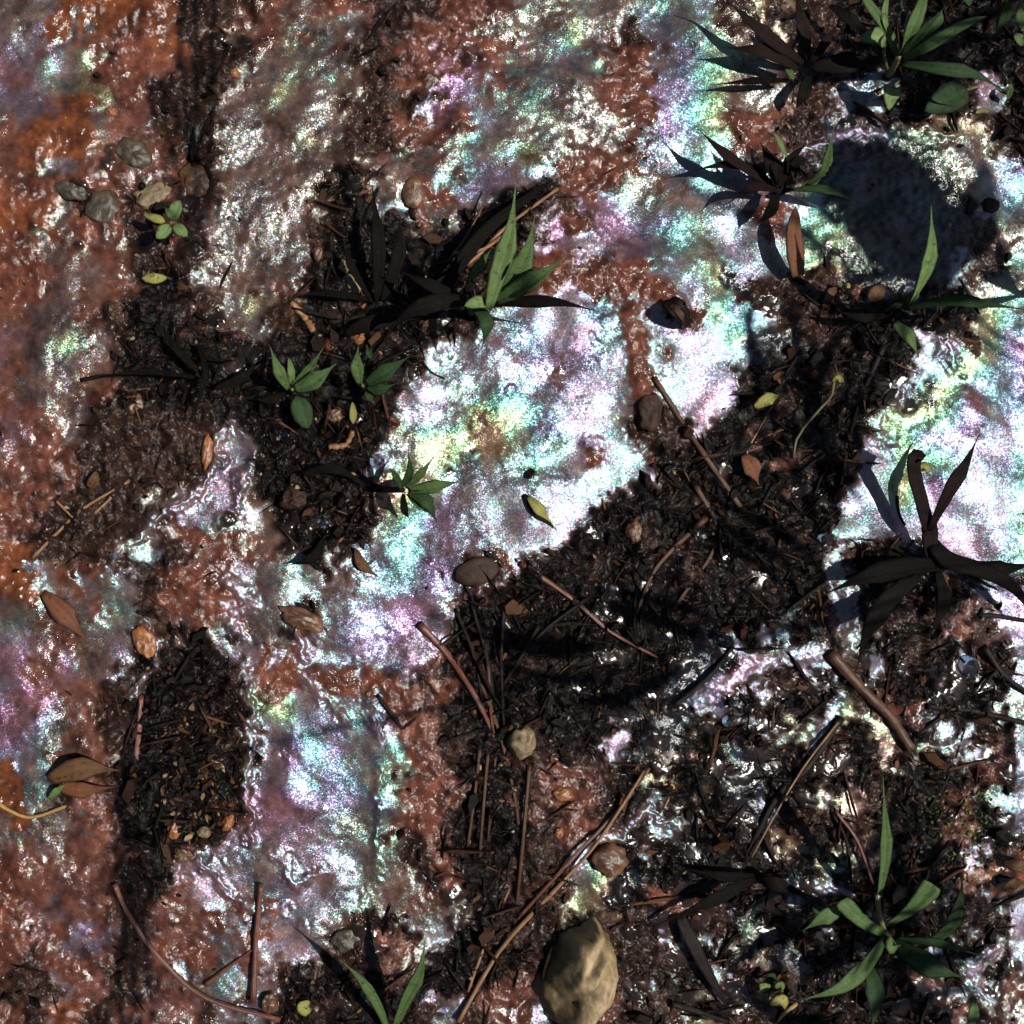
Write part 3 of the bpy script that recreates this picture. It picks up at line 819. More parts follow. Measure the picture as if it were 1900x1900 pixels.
plant('grass_clump', (1648,1745), 'big green grass clump in the lower right corner', 'plant', [
  ([(1630,1665,16),(1640,1600,32),(1642,1530,44),(1638,1436,54)], 22, 'lance', M_LEAF, .35, .1), ([(1568,1680,24),(1530,1700,26),(1488,1728,22)], 30, 'lance', M_LEAF, .3, .2),
  ([(1645,1735,18),(1600,1710,26),(1560,1672,32)], 32, 'blunt', M_LEAF, .2), ([(1648,1715,18),(1695,1680,28),(1730,1640,34)], 36, 'blunt', M_LEAF, .3, .6),
  ([(1695,1765,12),(1755,1725,24),(1778,1680,32),(1786,1628,38)], 28, 'lance', M_LEAFD, .3, .3), ([(1645,1735,18),(1605,1790,30),(1550,1835,34),(1480,1857,32)], 30, 'lance', M_LEAF, .35, .2),
  ([(1608,1785,18),(1622,1840,26),(1618,1925,28)], 38, 'lance', M_LEAFD, .2), ([(1652,1745,14),(1720,1790,24),(1790,1815,24)], 42, 'lance', M_LEAFD),
  ([(1660,1740,14),(1740,1750,22),(1825,1775,18)], 16, 'lance', M_LEAFD), ([(1540,1690,12),(1520,1688,14),(1510,1675,14)], 22, 'oval', M_LEAFD),
  ([(1655,1740,18),(1655,1755,20),(1662,1765,18)], 30, 'oval', M_LEAF), ([(1800,1905,20),(1805,1880,26),(1806,1850,28)], 22, 'blade', M_LEAF)],
  [([(1650,1755,0),(1646,1740,16)], 9, 8, M_STALK), ([(1650,1755,0),(1632,1700,12),(1628,1660,18)], 5, 5, M_STALK)], seed=18)
plant('clover', (1440,1845), 'small round-leaved pale green sprout, bottom edge left of the big grass clump', 'plant', [
  ([(1425,1838,5),(1418,1832,7),(1410,1826,7)], 22, 'oval', M_LEAF2), ([(1440,1834,6),(1448,1830,8),(1456,1832,8)], 20, 'oval', M_LEAF2),
  ([(1428,1846,5),(1420,1848,6),(1412,1848,6)], 18, 'oval', M_LEAF), ([(1436,1866,7),(1446,1860,9),(1462,1852,9)], 30, 'oval', M_YEL),
  ([(1424,1815,4),(1432,1812,5),(1440,1814,5)], 16, 'oval', M_LEAFD)], [([(1432,1844,0),(1434,1842,6)], 3, 3, M_STALK)], seed=19)
twig('stalk', [(1478,1862),(1455,1880),(1425,1912)], 5, 4, M_ROOT, 'pale yellow stalk lying by the round-leaved sprout', 'stalk', seed=4)
plant('grass_clump', (725,1915), 'pair of narrow green blades at the bottom edge', 'plant', [
  ([(722,1915,4),(698,1860,20),(668,1815,30),(628,1778,34)], 20, 'lance', M_LEAF), ([(728,1915,4),(755,1850,22),(780,1800,32),(789,1738,38)], 24, 'lance', M_LEAF)], seed=20)
plant('weed_and_shadow', (1390,1640), 'black wet weed leaves spreading below the diagonal needles', 'plant', [
  ([(1400,1625,5),(1340,1625,10),(1270,1612,8)], 24, 'lance', M_LEAFSHADE), ([(1400,1630,5),(1330,1665,10),(1210,1720,6)], 34, 'lance', M_LEAFSHADE),
  ([(1405,1630,5),(1440,1640,10),(1520,1670,8)], 36, 'lance', M_LEAFSHADE), ([(1260,1700,3),(1300,1780,6),(1350,1870,4)], 24, 'blade', M_TWIGK),
  ([(1520,1600,3),(1535,1590,10),(1560,1600,8)], 26, 'oval', M_LEAFSHADE)], seed=21)
single_leaf([(575,1880,2),(560,1868,4),(575,1858,4)], 22, 'heart', M_YEL, 'pale yellow leaf scrap at the bottom edge in black litter', 22)
single_leaf([(90,1482,2),(105,1468,4),(122,1455,4)], 16, 'lance', M_LEAF2, 'small bright green leaflet beside the yellow root', 23)
single_leaf([(980,922,1.5),(1000,945,3),(1028,975,1.5)], 22, 'lance', M_YEL, 'yellowish narrow leaf lying on the large film', 24, .2)
single_leaf([(972,918,.8),(1000,952,1.2),(1034,984,.8)], 20, 'lance', M_TWIGK, 'dark leaf-shaped outline just under the yellowish narrow leaf', 25, .2)  # dark leaf shape outlining the leaf above
single_leaf([(660,1020,1.5),(672,1048,3),(706,1072,1.5)], 20, 'lance', M_OCH, 'ochre leaf on the lower left lobe of the large film', 26, .2)
single_leaf([(80,1100,1),(120,1140,3),(165,1195,1.5)], 40, 'lance', M_BRN, 'long rust brown leaf pressed into the mud at the left', 27, .3)
single_leaf([(90,1445,2),(150,1425,6),(225,1430,3)], 44, 'lance', M_OCH, 'ochre brown curled leaf at the left above the yellow root', 28, .4)
single_leaf([(100,1455,1),(150,1465,3),(215,1460,2)], 30, 'lance', M_BRN, 'brown leaf tucked under the ochre curled leaf', 29, .4)
single_leaf([(165,905,1),(175,890,3),(178,874,3)], 22, 'heart', M_OCH, 'small pointed orange leaf scrap at the left in the litter', 30)
single_leaf([(1380,845,2),(1395,870,5),(1408,900,2)], 36, 'lance', M_BRN, 'red brown leaf in the dark litter below the white glare', 31)
single_leaf([(1232,560,2),(1255,575,6),(1275,608,3)], 34, 'oval', M_TWIGK, 'dark shrivelled leaf at the end of the mud ridge', 32, .6)
single_leaf([(1245,565,5),(1262,585,7),(1270,604,5)], 12, 'lance', M_TWIG, 'brown husk on the dark shrivelled leaf', 33, .6)
single_leaf([(978,888,.8),(983,880,2),(990,872,.8)], 10, 'blunt', M_LEAFSHADE, 'tiny black scrap on the large film', 34)
single_leaf([(1810,210,2),(1822,205,3),(1835,208,2)], 10, 'oval', M_YEL, 'yellow scrap near the upper right corner under the long blade', 36)
single_leaf([(1860,1600,3),(1890,1605,6),(1920,1600,3)], 24, 'lance', M_OCH, 'orange leaf at the right edge, upper of two', 37)
single_leaf([(1860,1650,3),(1880,1640,6),(1910,1635,3)], 20, 'lance', M_OCH, 'orange leaf at the right edge, lower of two', 38)

single_leaf([(1708,875,1),(1714,868,3.5),(1728,866,3)], 24, 'oval', M_YEL, 'pale green bud lying beside the hooked shadow on the right-hand glare', 41)

# ------------------------------------------------------------------ weeds that stand just outside the frame; some shadows are cast, the rest built as dark leaves
def shadow_plant(label, base, leaves, seed):
    e = empty('tall_weed', (0, 0, 0))
    b = Vector(((base[0] - 950) * S, (950 - base[1]) * S, -.003)); e.location = b
    hub = sum((VS(*lf[0][0][:2], lf[0][0][2] * .001) for lf in leaves), Vector()) / len(leaves) + Vector((.006, 0, -.004))
    tag(e, label, 'plant', 'tall weeds beside the wet patch')
    for i, (pts, wid, kind) in enumerate(leaves):
        P = [VS(a, c, h * .001) for a, c, h in pts]
        link('leaf', leaf_mesh(P, wid, kind, .2, 14, .3, seed * 7 + i), M_LEAFD, e)
        link('stem', tube_mesh([hub, (hub + P[0]) / 2, P[0]], 5, 3, 8, 6), M_STALK, e)
    link('stem', tube_mesh([b, (b + hub) / 2 + Vector((.02, 0, .02)), hub], 7, 5, 10, 6), M_STALK, e)
    return e
SHADOW_WEEDS = True
shadow_plant('tall weed outside the frame at the right, level with the puddle', (2350, 590), [
  ([(1885,540,75),(1860,480,85),(1840,420,90)], 24, 'lance'), ([(1895,545,75),(1850,515,85),(1808,500,88)], 26, 'lance'),
  ([(1890,550,75),(1800,570,85),(1750,590,88)], 22, 'lance')], 51)
plant('forked_shadow', (1735, 1050), 'forked weed shadow over the white glare at the right, built as near-black leaves', 'plant', [  # shadow of an unseen weed, modelled as near-black blades
  ([(1724,985,14),(1760,912,20),(1790,862,23),(1817,806,22)], 36, 'lance', M_SHADOWM, .15, .05),
  ([(1724,985,14),(1706,920,18),(1694,872,21),(1698,846,22),(1710,856,20)], 34, 'strap', M_SHADOWM, .15, .05),
  ([(1736,1050,5),(1726,1015,10),(1722,960,15)], 40, 'strap', M_SHADOWM, .15, .05),
  ([(1730,1010,11),(1760,1040,12),(1820,1058,13),(1880,1090,13),(1925,1150,11)], 44, 'blade', M_LEAFSHADE, .15, .05),
  ([(1770,1048,8),(1680,1052,11),(1600,1072,12),(1525,1105,9)], 52, 'lance', M_LEAFSHADE, .15, .05),
  ([(1705,1070,7),(1650,1110,10),(1610,1170,11),(1590,1240,7)], 52, 'lance', M_LEAFSHADE, .15, .05),
  ([(1780,1050,10),(1850,1056,12),(1930,1045,12)], 42, 'lance', M_LEAFSHADE, .15, .05),
  ([(1740,1060,5),(1750,1120,9),(1720,1190,6)], 36, 'lance', M_LEAFSHADE, .15, .05)], seed=52)
plant('weed_and_shadow', (1450, 352), 'weed shadows fanning left beside the shaded puddle, built as dark maroon leaves', 'plant', [  # cast weed shadows, modelled as maroon and black blades
  ([(1430,345,9),(1350,290,15),(1294,238,17)], 26, 'lance', M_SHADOWM), ([(1420,318,9),(1350,306,13),(1284,316,14)], 20, 'lance', M_SHADOWM),
  ([(1450,356,9),(1395,348,13),(1342,384,12)], 22, 'lance', M_SHADOWM), ([(1440,345,9),(1428,300,14),(1410,262,16)], 34, 'lance', M_LEAFSHADE),
  ([(1445,350,9),(1465,300,13),(1500,262,14)], 30, 'lance', M_LEAFSHADE), ([(1440,350,7),(1400,320,11),(1378,290,12)], 30, 'lance', M_LEAFSHADE),
  ([(1440,352,6),(1430,390,9),(1400,420,6)], 30, 'lance', M_LEAFSHADE)], seed=53)
single_leaf([(1480,512,6),(1472,440,12),(1476,383,14)], 34, 'blade', M_BRN, 'shadow of the long bright green blade at its left, built as a red brown blade', 60, .15)  # cast shadow of the green blade, modelled as a solid brown one
plant('weed_and_shadow', (1500, 125), 'weed shadows fanning left beside the upper right grass tuft, built as dark maroon leaves', 'plant', [  # shadows beside the grass tuft, shaped as dark leaves
  ([(1490,118,9),(1420,66,16),(1336,-12,20)], 34, 'lance', M_SHADOWM), ([(1480,128,9),(1415,96,14),(1340,88,14)], 34, 'lance', M_SHADOWM),
  ([(1500,112,9),(1488,50,16),(1474,-22,20)], 34, 'lance', M_SHADOWM), ([(1505,118,9),(1530,80,14),(1565,30,17)], 22, 'lance', M_SHADOWM),
  ([(1470,150,6),(1400,150,10),(1318,158,9)], 18, 'lance', M_LEAFSHADE), ([(1505,125,9),(1570,118,13),(1650,104,12)], 52, 'lance', M_LEAFSHADE),
  ([(1540,10,10),(1580,40,14),(1625,70,12)], 30, 'lance', M_LEAFSHADE), ([(1500,140,6),(1490,175,9),(1475,205,7)], 34, 'lance', M_LEAFSHADE),
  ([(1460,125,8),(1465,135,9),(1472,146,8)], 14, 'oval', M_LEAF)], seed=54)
plant('weed_and_shadow', (650, 470), 'cast shadow left of the tall weed clump, built as black leaves', 'plant', [  # the clump's cast shadow, given the shape of black leaves
  ([(700,560,6),(702,450,14),(690,340,14)], 36, 'lance', M_LEAFSHADE), ([(710,560,6),(740,470,13),(742,400,13)], 36, 'lance', M_LEAFSHADE),
  ([(690,560,5),(650,490,10),(640,445,8)], 20, 'lance', M_LEAFSHADE), ([(700,560,5),(620,545,8),(540,548,6)], 18, 'lance', M_LEAFSHADE),
  ([(820,540,8),(900,430,14),(1030,330,10)], 36, 'blade', M_LEAFSHADE), ([(640,620,6),(690,600,9),(790,590,8)], 40, 'lance', M_LEAFSHADE)], seed=55)
plant('weed_and_shadow', (330, 700), 'black wet blades in the litter at the left, above the orange twigs', 'plant', [
  ([(370,640,5),(380,700,9),(350,790,6)], 16, 'blade', M_LEAFSHADE), ([(360,700,5),(270,690,8),(170,700,5)], 16, 'lance', M_LEAFSHADE),
  ([(380,700,5),(330,650,9),(300,600,7)], 20, 'lance', M_LEAFSHADE), ([(400,720,5),(450,700,9),(490,660,7)], 24, 'lance', M_LEAFSHADE),
  ([(560,880,5),(620,870,8),(690,905,6)], 26, 'lance', M_LEAFSHADE), ([(600,1000,4),(580,1035,6),(530,1050,4)], 26, 'lance', M_LEAFSHADE)], seed=56)

# ------------------------------------------------------------------ stones
def large_stone():
    P_ = [(1148,1800),(1140,1850),(1100,1900),(1070,1930),(1020,1895),(1000,1840),(1028,1785),(1060,1740),(1113,1716),(1140,1750)]
    ridge = [(1100,1722),(1075,1760),(1062,1800),(1085,1790),(1112,1765),(1128,1800),(1110,1845),(1080,1885),(1072,1915)]
    cx, cy, n = 1085, 1815, 66
    z0 = gz(cx, cy); v, tone = [], []
    xs = np.linspace(985, 1165, n); ys = np.linspace(1700, 1945, n)
    gxx, gyy = np.meshgrid(xs, ys)
    wxx = gxx + 1.5 * samp(NX, gxx, gyy); wyy = gyy + 1.5 * samp(NX, gyy, gxx)
    ins = inpoly(wxx, wyy, P_)
    de = dline(wxx, wyy, P_ + [P_[0]]) * np.where(ins, 1, -1)
    dr = dline(wxx, wyy, ridge)
    hh = .005 * np.clip(de / 12, -1.2, 1) + .010 * np.clip(de / 60, 0, 1) + .011 * np.clip(1 - dr / 48, 0, 1) * np.clip(de / 8, 0, 1)
    hh += .00018 * samp(NX, gxx, gyy) + .00012 * samp(NC, gxx * 2, gyy * 2)
    tn = np.clip(1.6 - dr / 18 + .08 * samp(NX, gxx, gyy), 0, 1)
    for j in range(n):
        for i in range(n):
            v.append(((gxx[j, i] - cx) * S, -(gyy[j, i] - cy) * S, float(hh[j, i])))
            t = float(tn[j, i]); tone.append((.36 + .64 * t, .33 + .67 * t, .28 + .72 * t, 1))  # dark hollow and left-side shade both put into the vertex tone
    f = [(j * n + i, (j + 1) * n + i, (j + 1) * n + i + 1, j * n + i + 1) for j in range(n - 1) for i in range(n - 1) if de[j, i] > -9]
    me = mesh('stone', v, f)
    at = me.attributes.new('mudc', 'FLOAT_COLOR', 'POINT'); at.data.foreach_set('color', np.array(tone, np.float32).ravel())  # on the stone, mudc holds its tone: dark hollow and left-side shade
    o = link('stone', me, rough_mat('stone_tan_shaded', (.13, .09, .042), (.27, .195, .10), rough=.6, scale=150, bump=.0005, attr='mudc'))
    p = V(cx, cy, z0 + .008); o.location = (p.x, p.y, z0)
    tag(o, 'largest tan stone, at the bottom edge, with a dark hollow and pale ridge', 'stone')
large_stone()
stone('pebble', 970, 1378, 25, 30, 10, 8, M_TAN, 'round tan pebble in the middle of the dark litter', seed=2, jag=.3)
stone('pebble', 1132, 1598, 34, 30, 0, 7, M_BRS, 'orange brown pebble ringed by glints, right of the long diagonal needle', seed=3)
stone('stone', 886, 1060, 42, 27, -15, 4, M_DKS, 'smooth dark brown stone at the lower rim of the large film', seed=4, jag=.12)
stone('pebble', 768, 357, 22, 31, 0, 5, M_BRS, 'dark red oval pebble in the upper middle, above the black weed shadow', seed=5, jag=.1)
stone('stone', 365, 335, 28, 36, -20, 7, M_BRS, 'brown rounded stone right above the four-leaved seedling', seed=6)
stone('stone', 245, 283, 36, 26, 30, 5, M_GRY, 'grey green stone in the upper left, beside white glints', seed=7)
stone('stone', 190, 385, 30, 34, 20, 4, M_GRY, 'flat grey stone left of the four-leaved seedling', seed=8)
stone('stone', 132, 352, 32, 18, 20, 4, M_GRY, 'small dull grey stone, leftmost of the upper left stones', seed=9)
stone('stone', 283, 362, 36, 22, -20, 4, M_TAN, 'pale tan stone with a notch, just above the seedling', seed=10, jag=.4)
stone('stone', 268, 1193, 20, 30, -25, 5, M_ORS, 'ochre stone with a white glinting rim, lower left', seed=11)
stone('pebble', 384, 838, 12, 34, 4, 5, M_ORS, 'narrow ochre pebble beside the white glinting ridge at the left', seed=12)
stone('stone', 560, 1148, 44, 20, 22, 6, M_BRS, 'brown wedge shaped stone left of the lower film lobe', seed=13)
stone('pebble', 1178, 985, 17, 24, 10, 6, M_BRS, 'brown pebble in the litter right of the large film', seed=14)
stone('pebble', 206, 207, 12, 10, 0, 4, M_ORS, 'small amber pebble in the upper left mud', seed=15)
stone('pebble', 422, 1528, 11, 17, 30, 5, M_ORS, 'bright orange pebble at the lower end of the left litter', seed=16)
stone('pebble', 345, 1585, 28, 18, -20, 4, M_BRS, 'brown flat pebble below the left litter', seed=17)
stone('pebble', 378, 1545, 14, 10, 0, 4, M_TAN, 'small tan pebble in the lower end of the left litter', seed=18)
stone('pebble', 322, 1540, 13, 17, 0, 4, M_ORS, 'dull orange pebble, left of the small tan pebble', seed=19)
stone('pebble', 642, 490, 16, 14, 0, 5, M_TAN, 'tan pebble in the black weed shadow, upper middle', seed=20)
stone('pebble', 655, 525, 20, 14, 40, 4, M_TAN, 'flat tan chip just below the tan pebble in the weed shadow', seed=21)
stone('pebble', 672, 562, 9, 10, 0, 4, M_ORS, 'tiny orange pebble below the flat tan chip', seed=22)
stone('pebble', 590, 470, 10, 14, 0, 4, M_BRS, 'small brown pebble at the left of the weed shadow', seed=23)
stone('pebble', 250, 750, 18, 20, 0, 4, M_BRS, 'rust brown clod in the litter at the left', seed=24)
stone('pebble', 435, 135, 9, 9, 0, 3, M_ORS, 'tiny orange pebble on the grey film, upper left', seed=25)
stone('stone', 545, 925, 26, 20, 10, 6, M_DKS, 'dark grey angular stone in the black litter beside the white glints', seed=26, jag=.45)
stone('pebble', 1045, 1475, 18, 14, 0, 4, M_ORS, 'reddish pebble in the litter below the tan pebble', seed=27)
stone('pebble', 1037, 1545, 10, 10, 0, 4, M_ORS, 'small orange pebble between the two long needles', seed=28)
stone('stone', 500, 1860, 16, 20, 0, 6, M_BRS, 'brown stone at the bottom edge beside the upright stick-shaped shadow', seed=29)
stone('stone', 645, 1745, 30, 24, 0, 5, M_GRY, 'dull brown stone in litter below the lower film patch', seed=30)
stone('stone', 1205, 765, 24, 36, 0, 5, M_DKS, 'dark brown clod between the film and the white glare', seed=31)
stone('stone', 1840, 380, 16, 14, 0, 4, M_DKS, 'small black stone at the right of the shaded puddle', seed=32)
stone('pebble', 310, 1600, 16, 10, 0, 3, M_DKS, 'dark pebble at the tip of the left litter', seed=33)
stone('pebble', 665, 625, 14, 12, 0, 5, M_ORS, 'red brown clod above the small dark weed', seed=34)
stone('pebble', 620, 770, 18, 14, 0, 5, M_BRS, 'red brown clod between the two small weeds', seed=35)

# ------------------------------------------------------------------ sticks, needles, roots
twig('stick', [(262,1290),(255,1380),(243,1480)], 8, 8, M_TWIGSHADE, 'straight red brown stick at the left of the litter', 'stick', seed=1)
twig('stick', [(778,1158),(830,1215),(880,1290),(915,1360)], 10, 6, M_TWIGSHADE, 'red brown stick running down from the lower film lobe', 'stick', seed=2)
twig('pine_needle', [(860,1200),(905,1300),(935,1390),(955,1480),(962,1530)], 6, 4, M_TWIG, 'dark brown needle passing left of the tan pebble', 'needle', seed=3)
twig('pine_needle', [(905,1230),(912,1330),(918,1420),(905,1560)], 5, 3, M_TWIG, 'brown needle hanging down left of the first', 'needle', seed=4)
for k_, (pp_, lb_) in enumerate([([(845,1130),(880,1220),(900,1330)], 'black needle just right of the red brown stick'), ([(875,1120),(905,1230),(925,1340)], 'black needle in the middle of the bundle above the tan pebble'),
    ([(935,1120),(930,1230),(935,1350)], 'black upright needle, rightmost of the bundle above the tan pebble'), ([(890,1390),(880,1480),(868,1570)], 'brown needle fanning left below the bundle'),
    ([(905,1400),(898,1480),(890,1590)], 'tan needle fanning down below the bundle'), ([(1000,1160),(960,1230),(920,1290)], 'black needle leaning into the bundle from the right'),
    ([(1090,1110),(1010,1170),(950,1240)], 'long black needle crossing the thin brown stick'), ([(1290,900),(1330,1000),(1250,1130)], 'dark bent stem in the litter under the shade'),
    ([(1310,960),(1220,1050),(1180,1140)], 'dark stem slanting left in the shaded litter'), ([(1640,640),(1590,760),(1560,900)], 'dark stem along the left rim of the right-hand glare')]):
    twig('pine_needle' if k_ < 7 else 'stick', pp_, 5 if k_ < 7 else 8, 3.5, M_TWIG if k_ in (3, 4, 7, 8) else M_TWIGK, lb_, 'needle' if k_ < 7 else 'stem', seed=60 + k_)
twig('pine_needle', [(982,1420),(970,1560),(955,1720)], 5, 4, M_TWIG, 'upright brown needle below the tan pebble', 'needle', seed=5)
twig('pine_needle', [(850,1895),(930,1760),(1040,1640),(1110,1560),(1196,1430)], 6, 4, M_TWIGO, 'longest diagonal needle, from the bottom edge to the dark puddle', 'needle', seed=6, lift=.003)
twig('pine_needle', [(960,1705),(1050,1605),(1150,1500),(1205,1425)], 5, 4, M_TWIGSHADE, 'needle lying along the upper half of the longest needle', 'needle', seed=7, lift=.0032)
twig('pine_needle', [(868,1840),(905,1740),(945,1650)], 4, 3, M_TWIGO, 'short tan needle left of the longest needle', 'needle', seed=8)
twig('pine_needle', [(965,1045),(1060,1110),(1130,1170),(1220,1220)], 8, 3, M_TWIGSHADE, 'thin brown stick in the dark litter below the dark smooth stone', 'stick', seed=9)
twig('stick', [(1538,1212),(1600,1280),(1650,1330),(1690,1390)], 15, 13, M_TWIG, 'thick dark stick right of the dark puddle', 'stick', seed=10)
twig('stick', [(1213,700),(1260,775),(1310,850),(1345,900),(1380,950)], 7, 7, M_TWIG, 'dark stem leading down from the white glare into the litter', 'stem', seed=11)
twig('twig', [(1372,872),(1395,820),(1432,755)], 3, 2, M_TWIGO, 'thin pale forked twig, longer arm', 'twig', seed=12)
twig('twig', [(1400,822),(1425,808),(1458,795)], 2.5, 1.6, M_TWIGO, 'short twig crossing the thin pale twig', 'twig', seed=13)
twig('twig', [(60,1035),(110,985),(160,940),(240,893)], 5, 3.5, M_TWIGO, 'orange twig across the litter at the left', 'twig', seed=14)
twig('twig', [(175,953),(205,925),(240,890)], 4, 3, M_TWIGO, 'shorter orange twig beside the first at the left', 'twig', seed=15)
twig('twig', [(105,930),(120,945),(135,960)], 4, 3, M_TWIGO, 'stub of orange twig above the long orange twig', 'twig', seed=16)
twig('pine_needle', [(1555,1340),(1480,1440),(1395,1590)], 3, 2, M_TWIGO, 'fine pale needle slanting to the lower left of the thick dark stick', 'needle', seed=17, lift=.004)
twig('stick', [(1560,1330),(1500,1420),(1440,1480),(1380,1600)], 10, 8, M_TWIGK, 'black stick under the fine pale needle', 'stick', seed=18)
twig('stick', [(1250,1310),(1310,1260),(1360,1200)], 8, 5, M_TWIGK, 'black stick at the edge of the dark puddle', 'stick', seed=19)
twig('stick', [(484,1640),(475,1740),(470,1860)], 7, 9, M_TWIGSHADE, 'upright shadow near the bottom left, built as a red stick', 'stick', seed=20, lift=.004)  # a soft upright shadow, modelled as a red stick
twig('stick', [(380,1828),(430,1790),(468,1762)], 8, 3, M_TWIGSHADE, 'short side arm of the upright shadow, built as a red stick', 'stick', seed=21)  # side arm of that shadow, modelled the same way
twig('stick', [(212,1640),(240,1700),(290,1770),(380,1850),(520,1892)], 7, 6, M_TWIGSHADE, 'long thin shadow curving along the bottom left, built as a dark red stem', 'stem', seed=22, lift=.003)  # a soft curved shadow, modelled as a thin red stem
twig('stick', [(1245,1862),(1290,1875),(1350,1895)], 9, 6, M_TWIGK, 'dark stem joining from the left at the bottom edge', 'stem', seed=23)
twig('stick', [(1720,1310),(1800,1318),(1905,1342)], 8, 7, M_TWIGK, 'black stem running to the right edge, lower', 'stem', seed=24)
twig('stick', [(1815,1140),(1905,1150)], 6, 6, M_TWIGK, 'black stem running to the right edge, upper', 'stem', seed=25)
twig('stick', [(1825,1200),(1860,1250),(1910,1290)], 8, 6, M_TWIGK, 'black stem slanting off the right edge', 'stem', seed=26)
twig('root', [(-20,1478),(20,1505),(60,1516),(122,1496)], 5, 4, M_ROOT, 'yellow curved root at the left edge', 'root', seed=27, lift=.002)
twig('root', [(540,560),(565,590),(582,615)], 9, 8, M_TWIGO, 'ochre knobbly root piece at the left of the weed shadow', 'root', seed=28, knob=.3)
twig('root', [(610,830),(640,825),(655,800)], 8, 6, M_TWIGO, 'ochre mossy root bit in the black litter', 'root', seed=29, knob=.3)
twig('twig', [(700,1290),(730,1330),(748,1352)], 5, 5, M_TWIGK, 'dark forked twig on the mud right of the lower film, left arm', 'twig', seed=30)
twig('twig', [(748,1352),(768,1335),(782,1312)], 4, 3, M_TWIGK, 'dark forked twig on the mud right of the lower film, right arm', 'twig', seed=31)
twig('twig', [(1230,1455),(1250,1460),(1232,1500)], 3, 2, M_ROOT, 'tiny pale rootlet right of the long needles', 'root', seed=32)
twig('twig', [(1550,1505),(1590,1560),(1620,1640)], 4, 3, M_TWIGSHADE, 'thin arched stem left of the big lower right clump', 'stem', seed=33, lift=.006)
twig('twig', [(1545,1510),(1570,1560),(1580,1640)], 4, 3, M_TWIGK, 'thin black stem beside the arched stem', 'stem', seed=34, lift=.004)
twig('twig', [(1790,1350),(1760,1440),(1725,1500)], 3, 2.5, M_TWIGK, 'thin dark twig right of the thick dark stick', 'twig', seed=35)
twig('twig', [(835,480),(870,430),(912,350)], 3, 2, M_TWIGSHADE, 'thin straight dark twig above the weed clump', 'twig', seed=36, lift=.008)
twig('twig', [(800,530),(880,480),(940,420),(1035,350)], 5, 4, M_TWIGO, 'tan dead blade behind the weed clump', 'twig', seed=37, lift=.008)
twig('twig', [(840,470),(890,465),(930,440)], 4, 5, M_TWIGO, 'short tan dead blade at the heart of the weed clump', 'twig', seed=38, lift=.010)
twig('twig', [(150,705),(200,697),(250,703)], 6, 3, M_TWIGK, 'short dark twig at the left above the litter', 'twig', seed=39)
twig('twig', [(255,1135),(270,1140),(287,1132)], 5, 5, M_TWIGK, 'dark stub above the ochre stone', 'twig', seed=40)
twig('twig', [(785,672),(800,690),(825,703)], 3, 2, M_TWIGK, 'tiny black twig on the upper rim of the large film', 'twig', seed=41)
twig('twig', [(1665,920),(1668,950),(1680,975)], 3, 2, M_TWIGK, 'tiny black thread on the glare left of the forked shadow', 'twig', seed=42)

# ------------------------------------------------------------------ bubbles on the water
def bubble(px, py, r, label):
    z0 = gz(px, py)
    v, f = [], []
    nu, nv = 20, 7
    for k in range(nv):
        ph = k / (nv - 1) * math.pi / 2
        for j in range(nu):
            th = 2 * math.pi * j / nu
            v.append((math.cos(ph) * math.cos(th) * r * S + 1e-6, math.cos(ph) * math.sin(th) * r * S, math.sin(ph) * r * S * .7))
    for k in range(nv - 1):
        for j in range(nu):
            a = k * nu + j; b = k * nu + (j + 1) % nu
            f.append((a, b, b + nu, a + nu))
    f.append(tuple(range(nu))[::-1]); f.append(tuple((nv - 1) * nu + i for i in range(nu)))
    o = link('water_drop', mesh('water_drop', v, f), M_WATER)
    p = V(px, py, z0); o.location = p
    return tag(o, label, 'water drop', 'clear water drops on the litter')
for (a, b, r, lab) in [(530,808,15,'clear water drop in the black litter below the narrow weed'), (1346,1190,13,'clear water drop at the top of the dark puddle'),
        (1795,1236,20,'largest clear water drop, ringed with glare at the right'), (1250,1312,11,'clear water drop sparkling on the left of the puddle'),
        (1351,1338,11,'clear water drop sparkling above the pebble ringed by glints'), (1161,1400,9,'clear water drop at the upper end of the longest needle'),
        (700,855,14,'clear water drop glinting beside the star-leaved weed'), (598,970,9,'clear water drop in black litter at the left of the film'),
        (212,1032,9,'clear water drop at the tip of the white ridge at the left'), (1245,1532,8,'clear water drop right of the longest needle'), (1525,1000,9,'clear water drop at the lower left point of the right glare')]:
    bubble(a, b, r, lab)

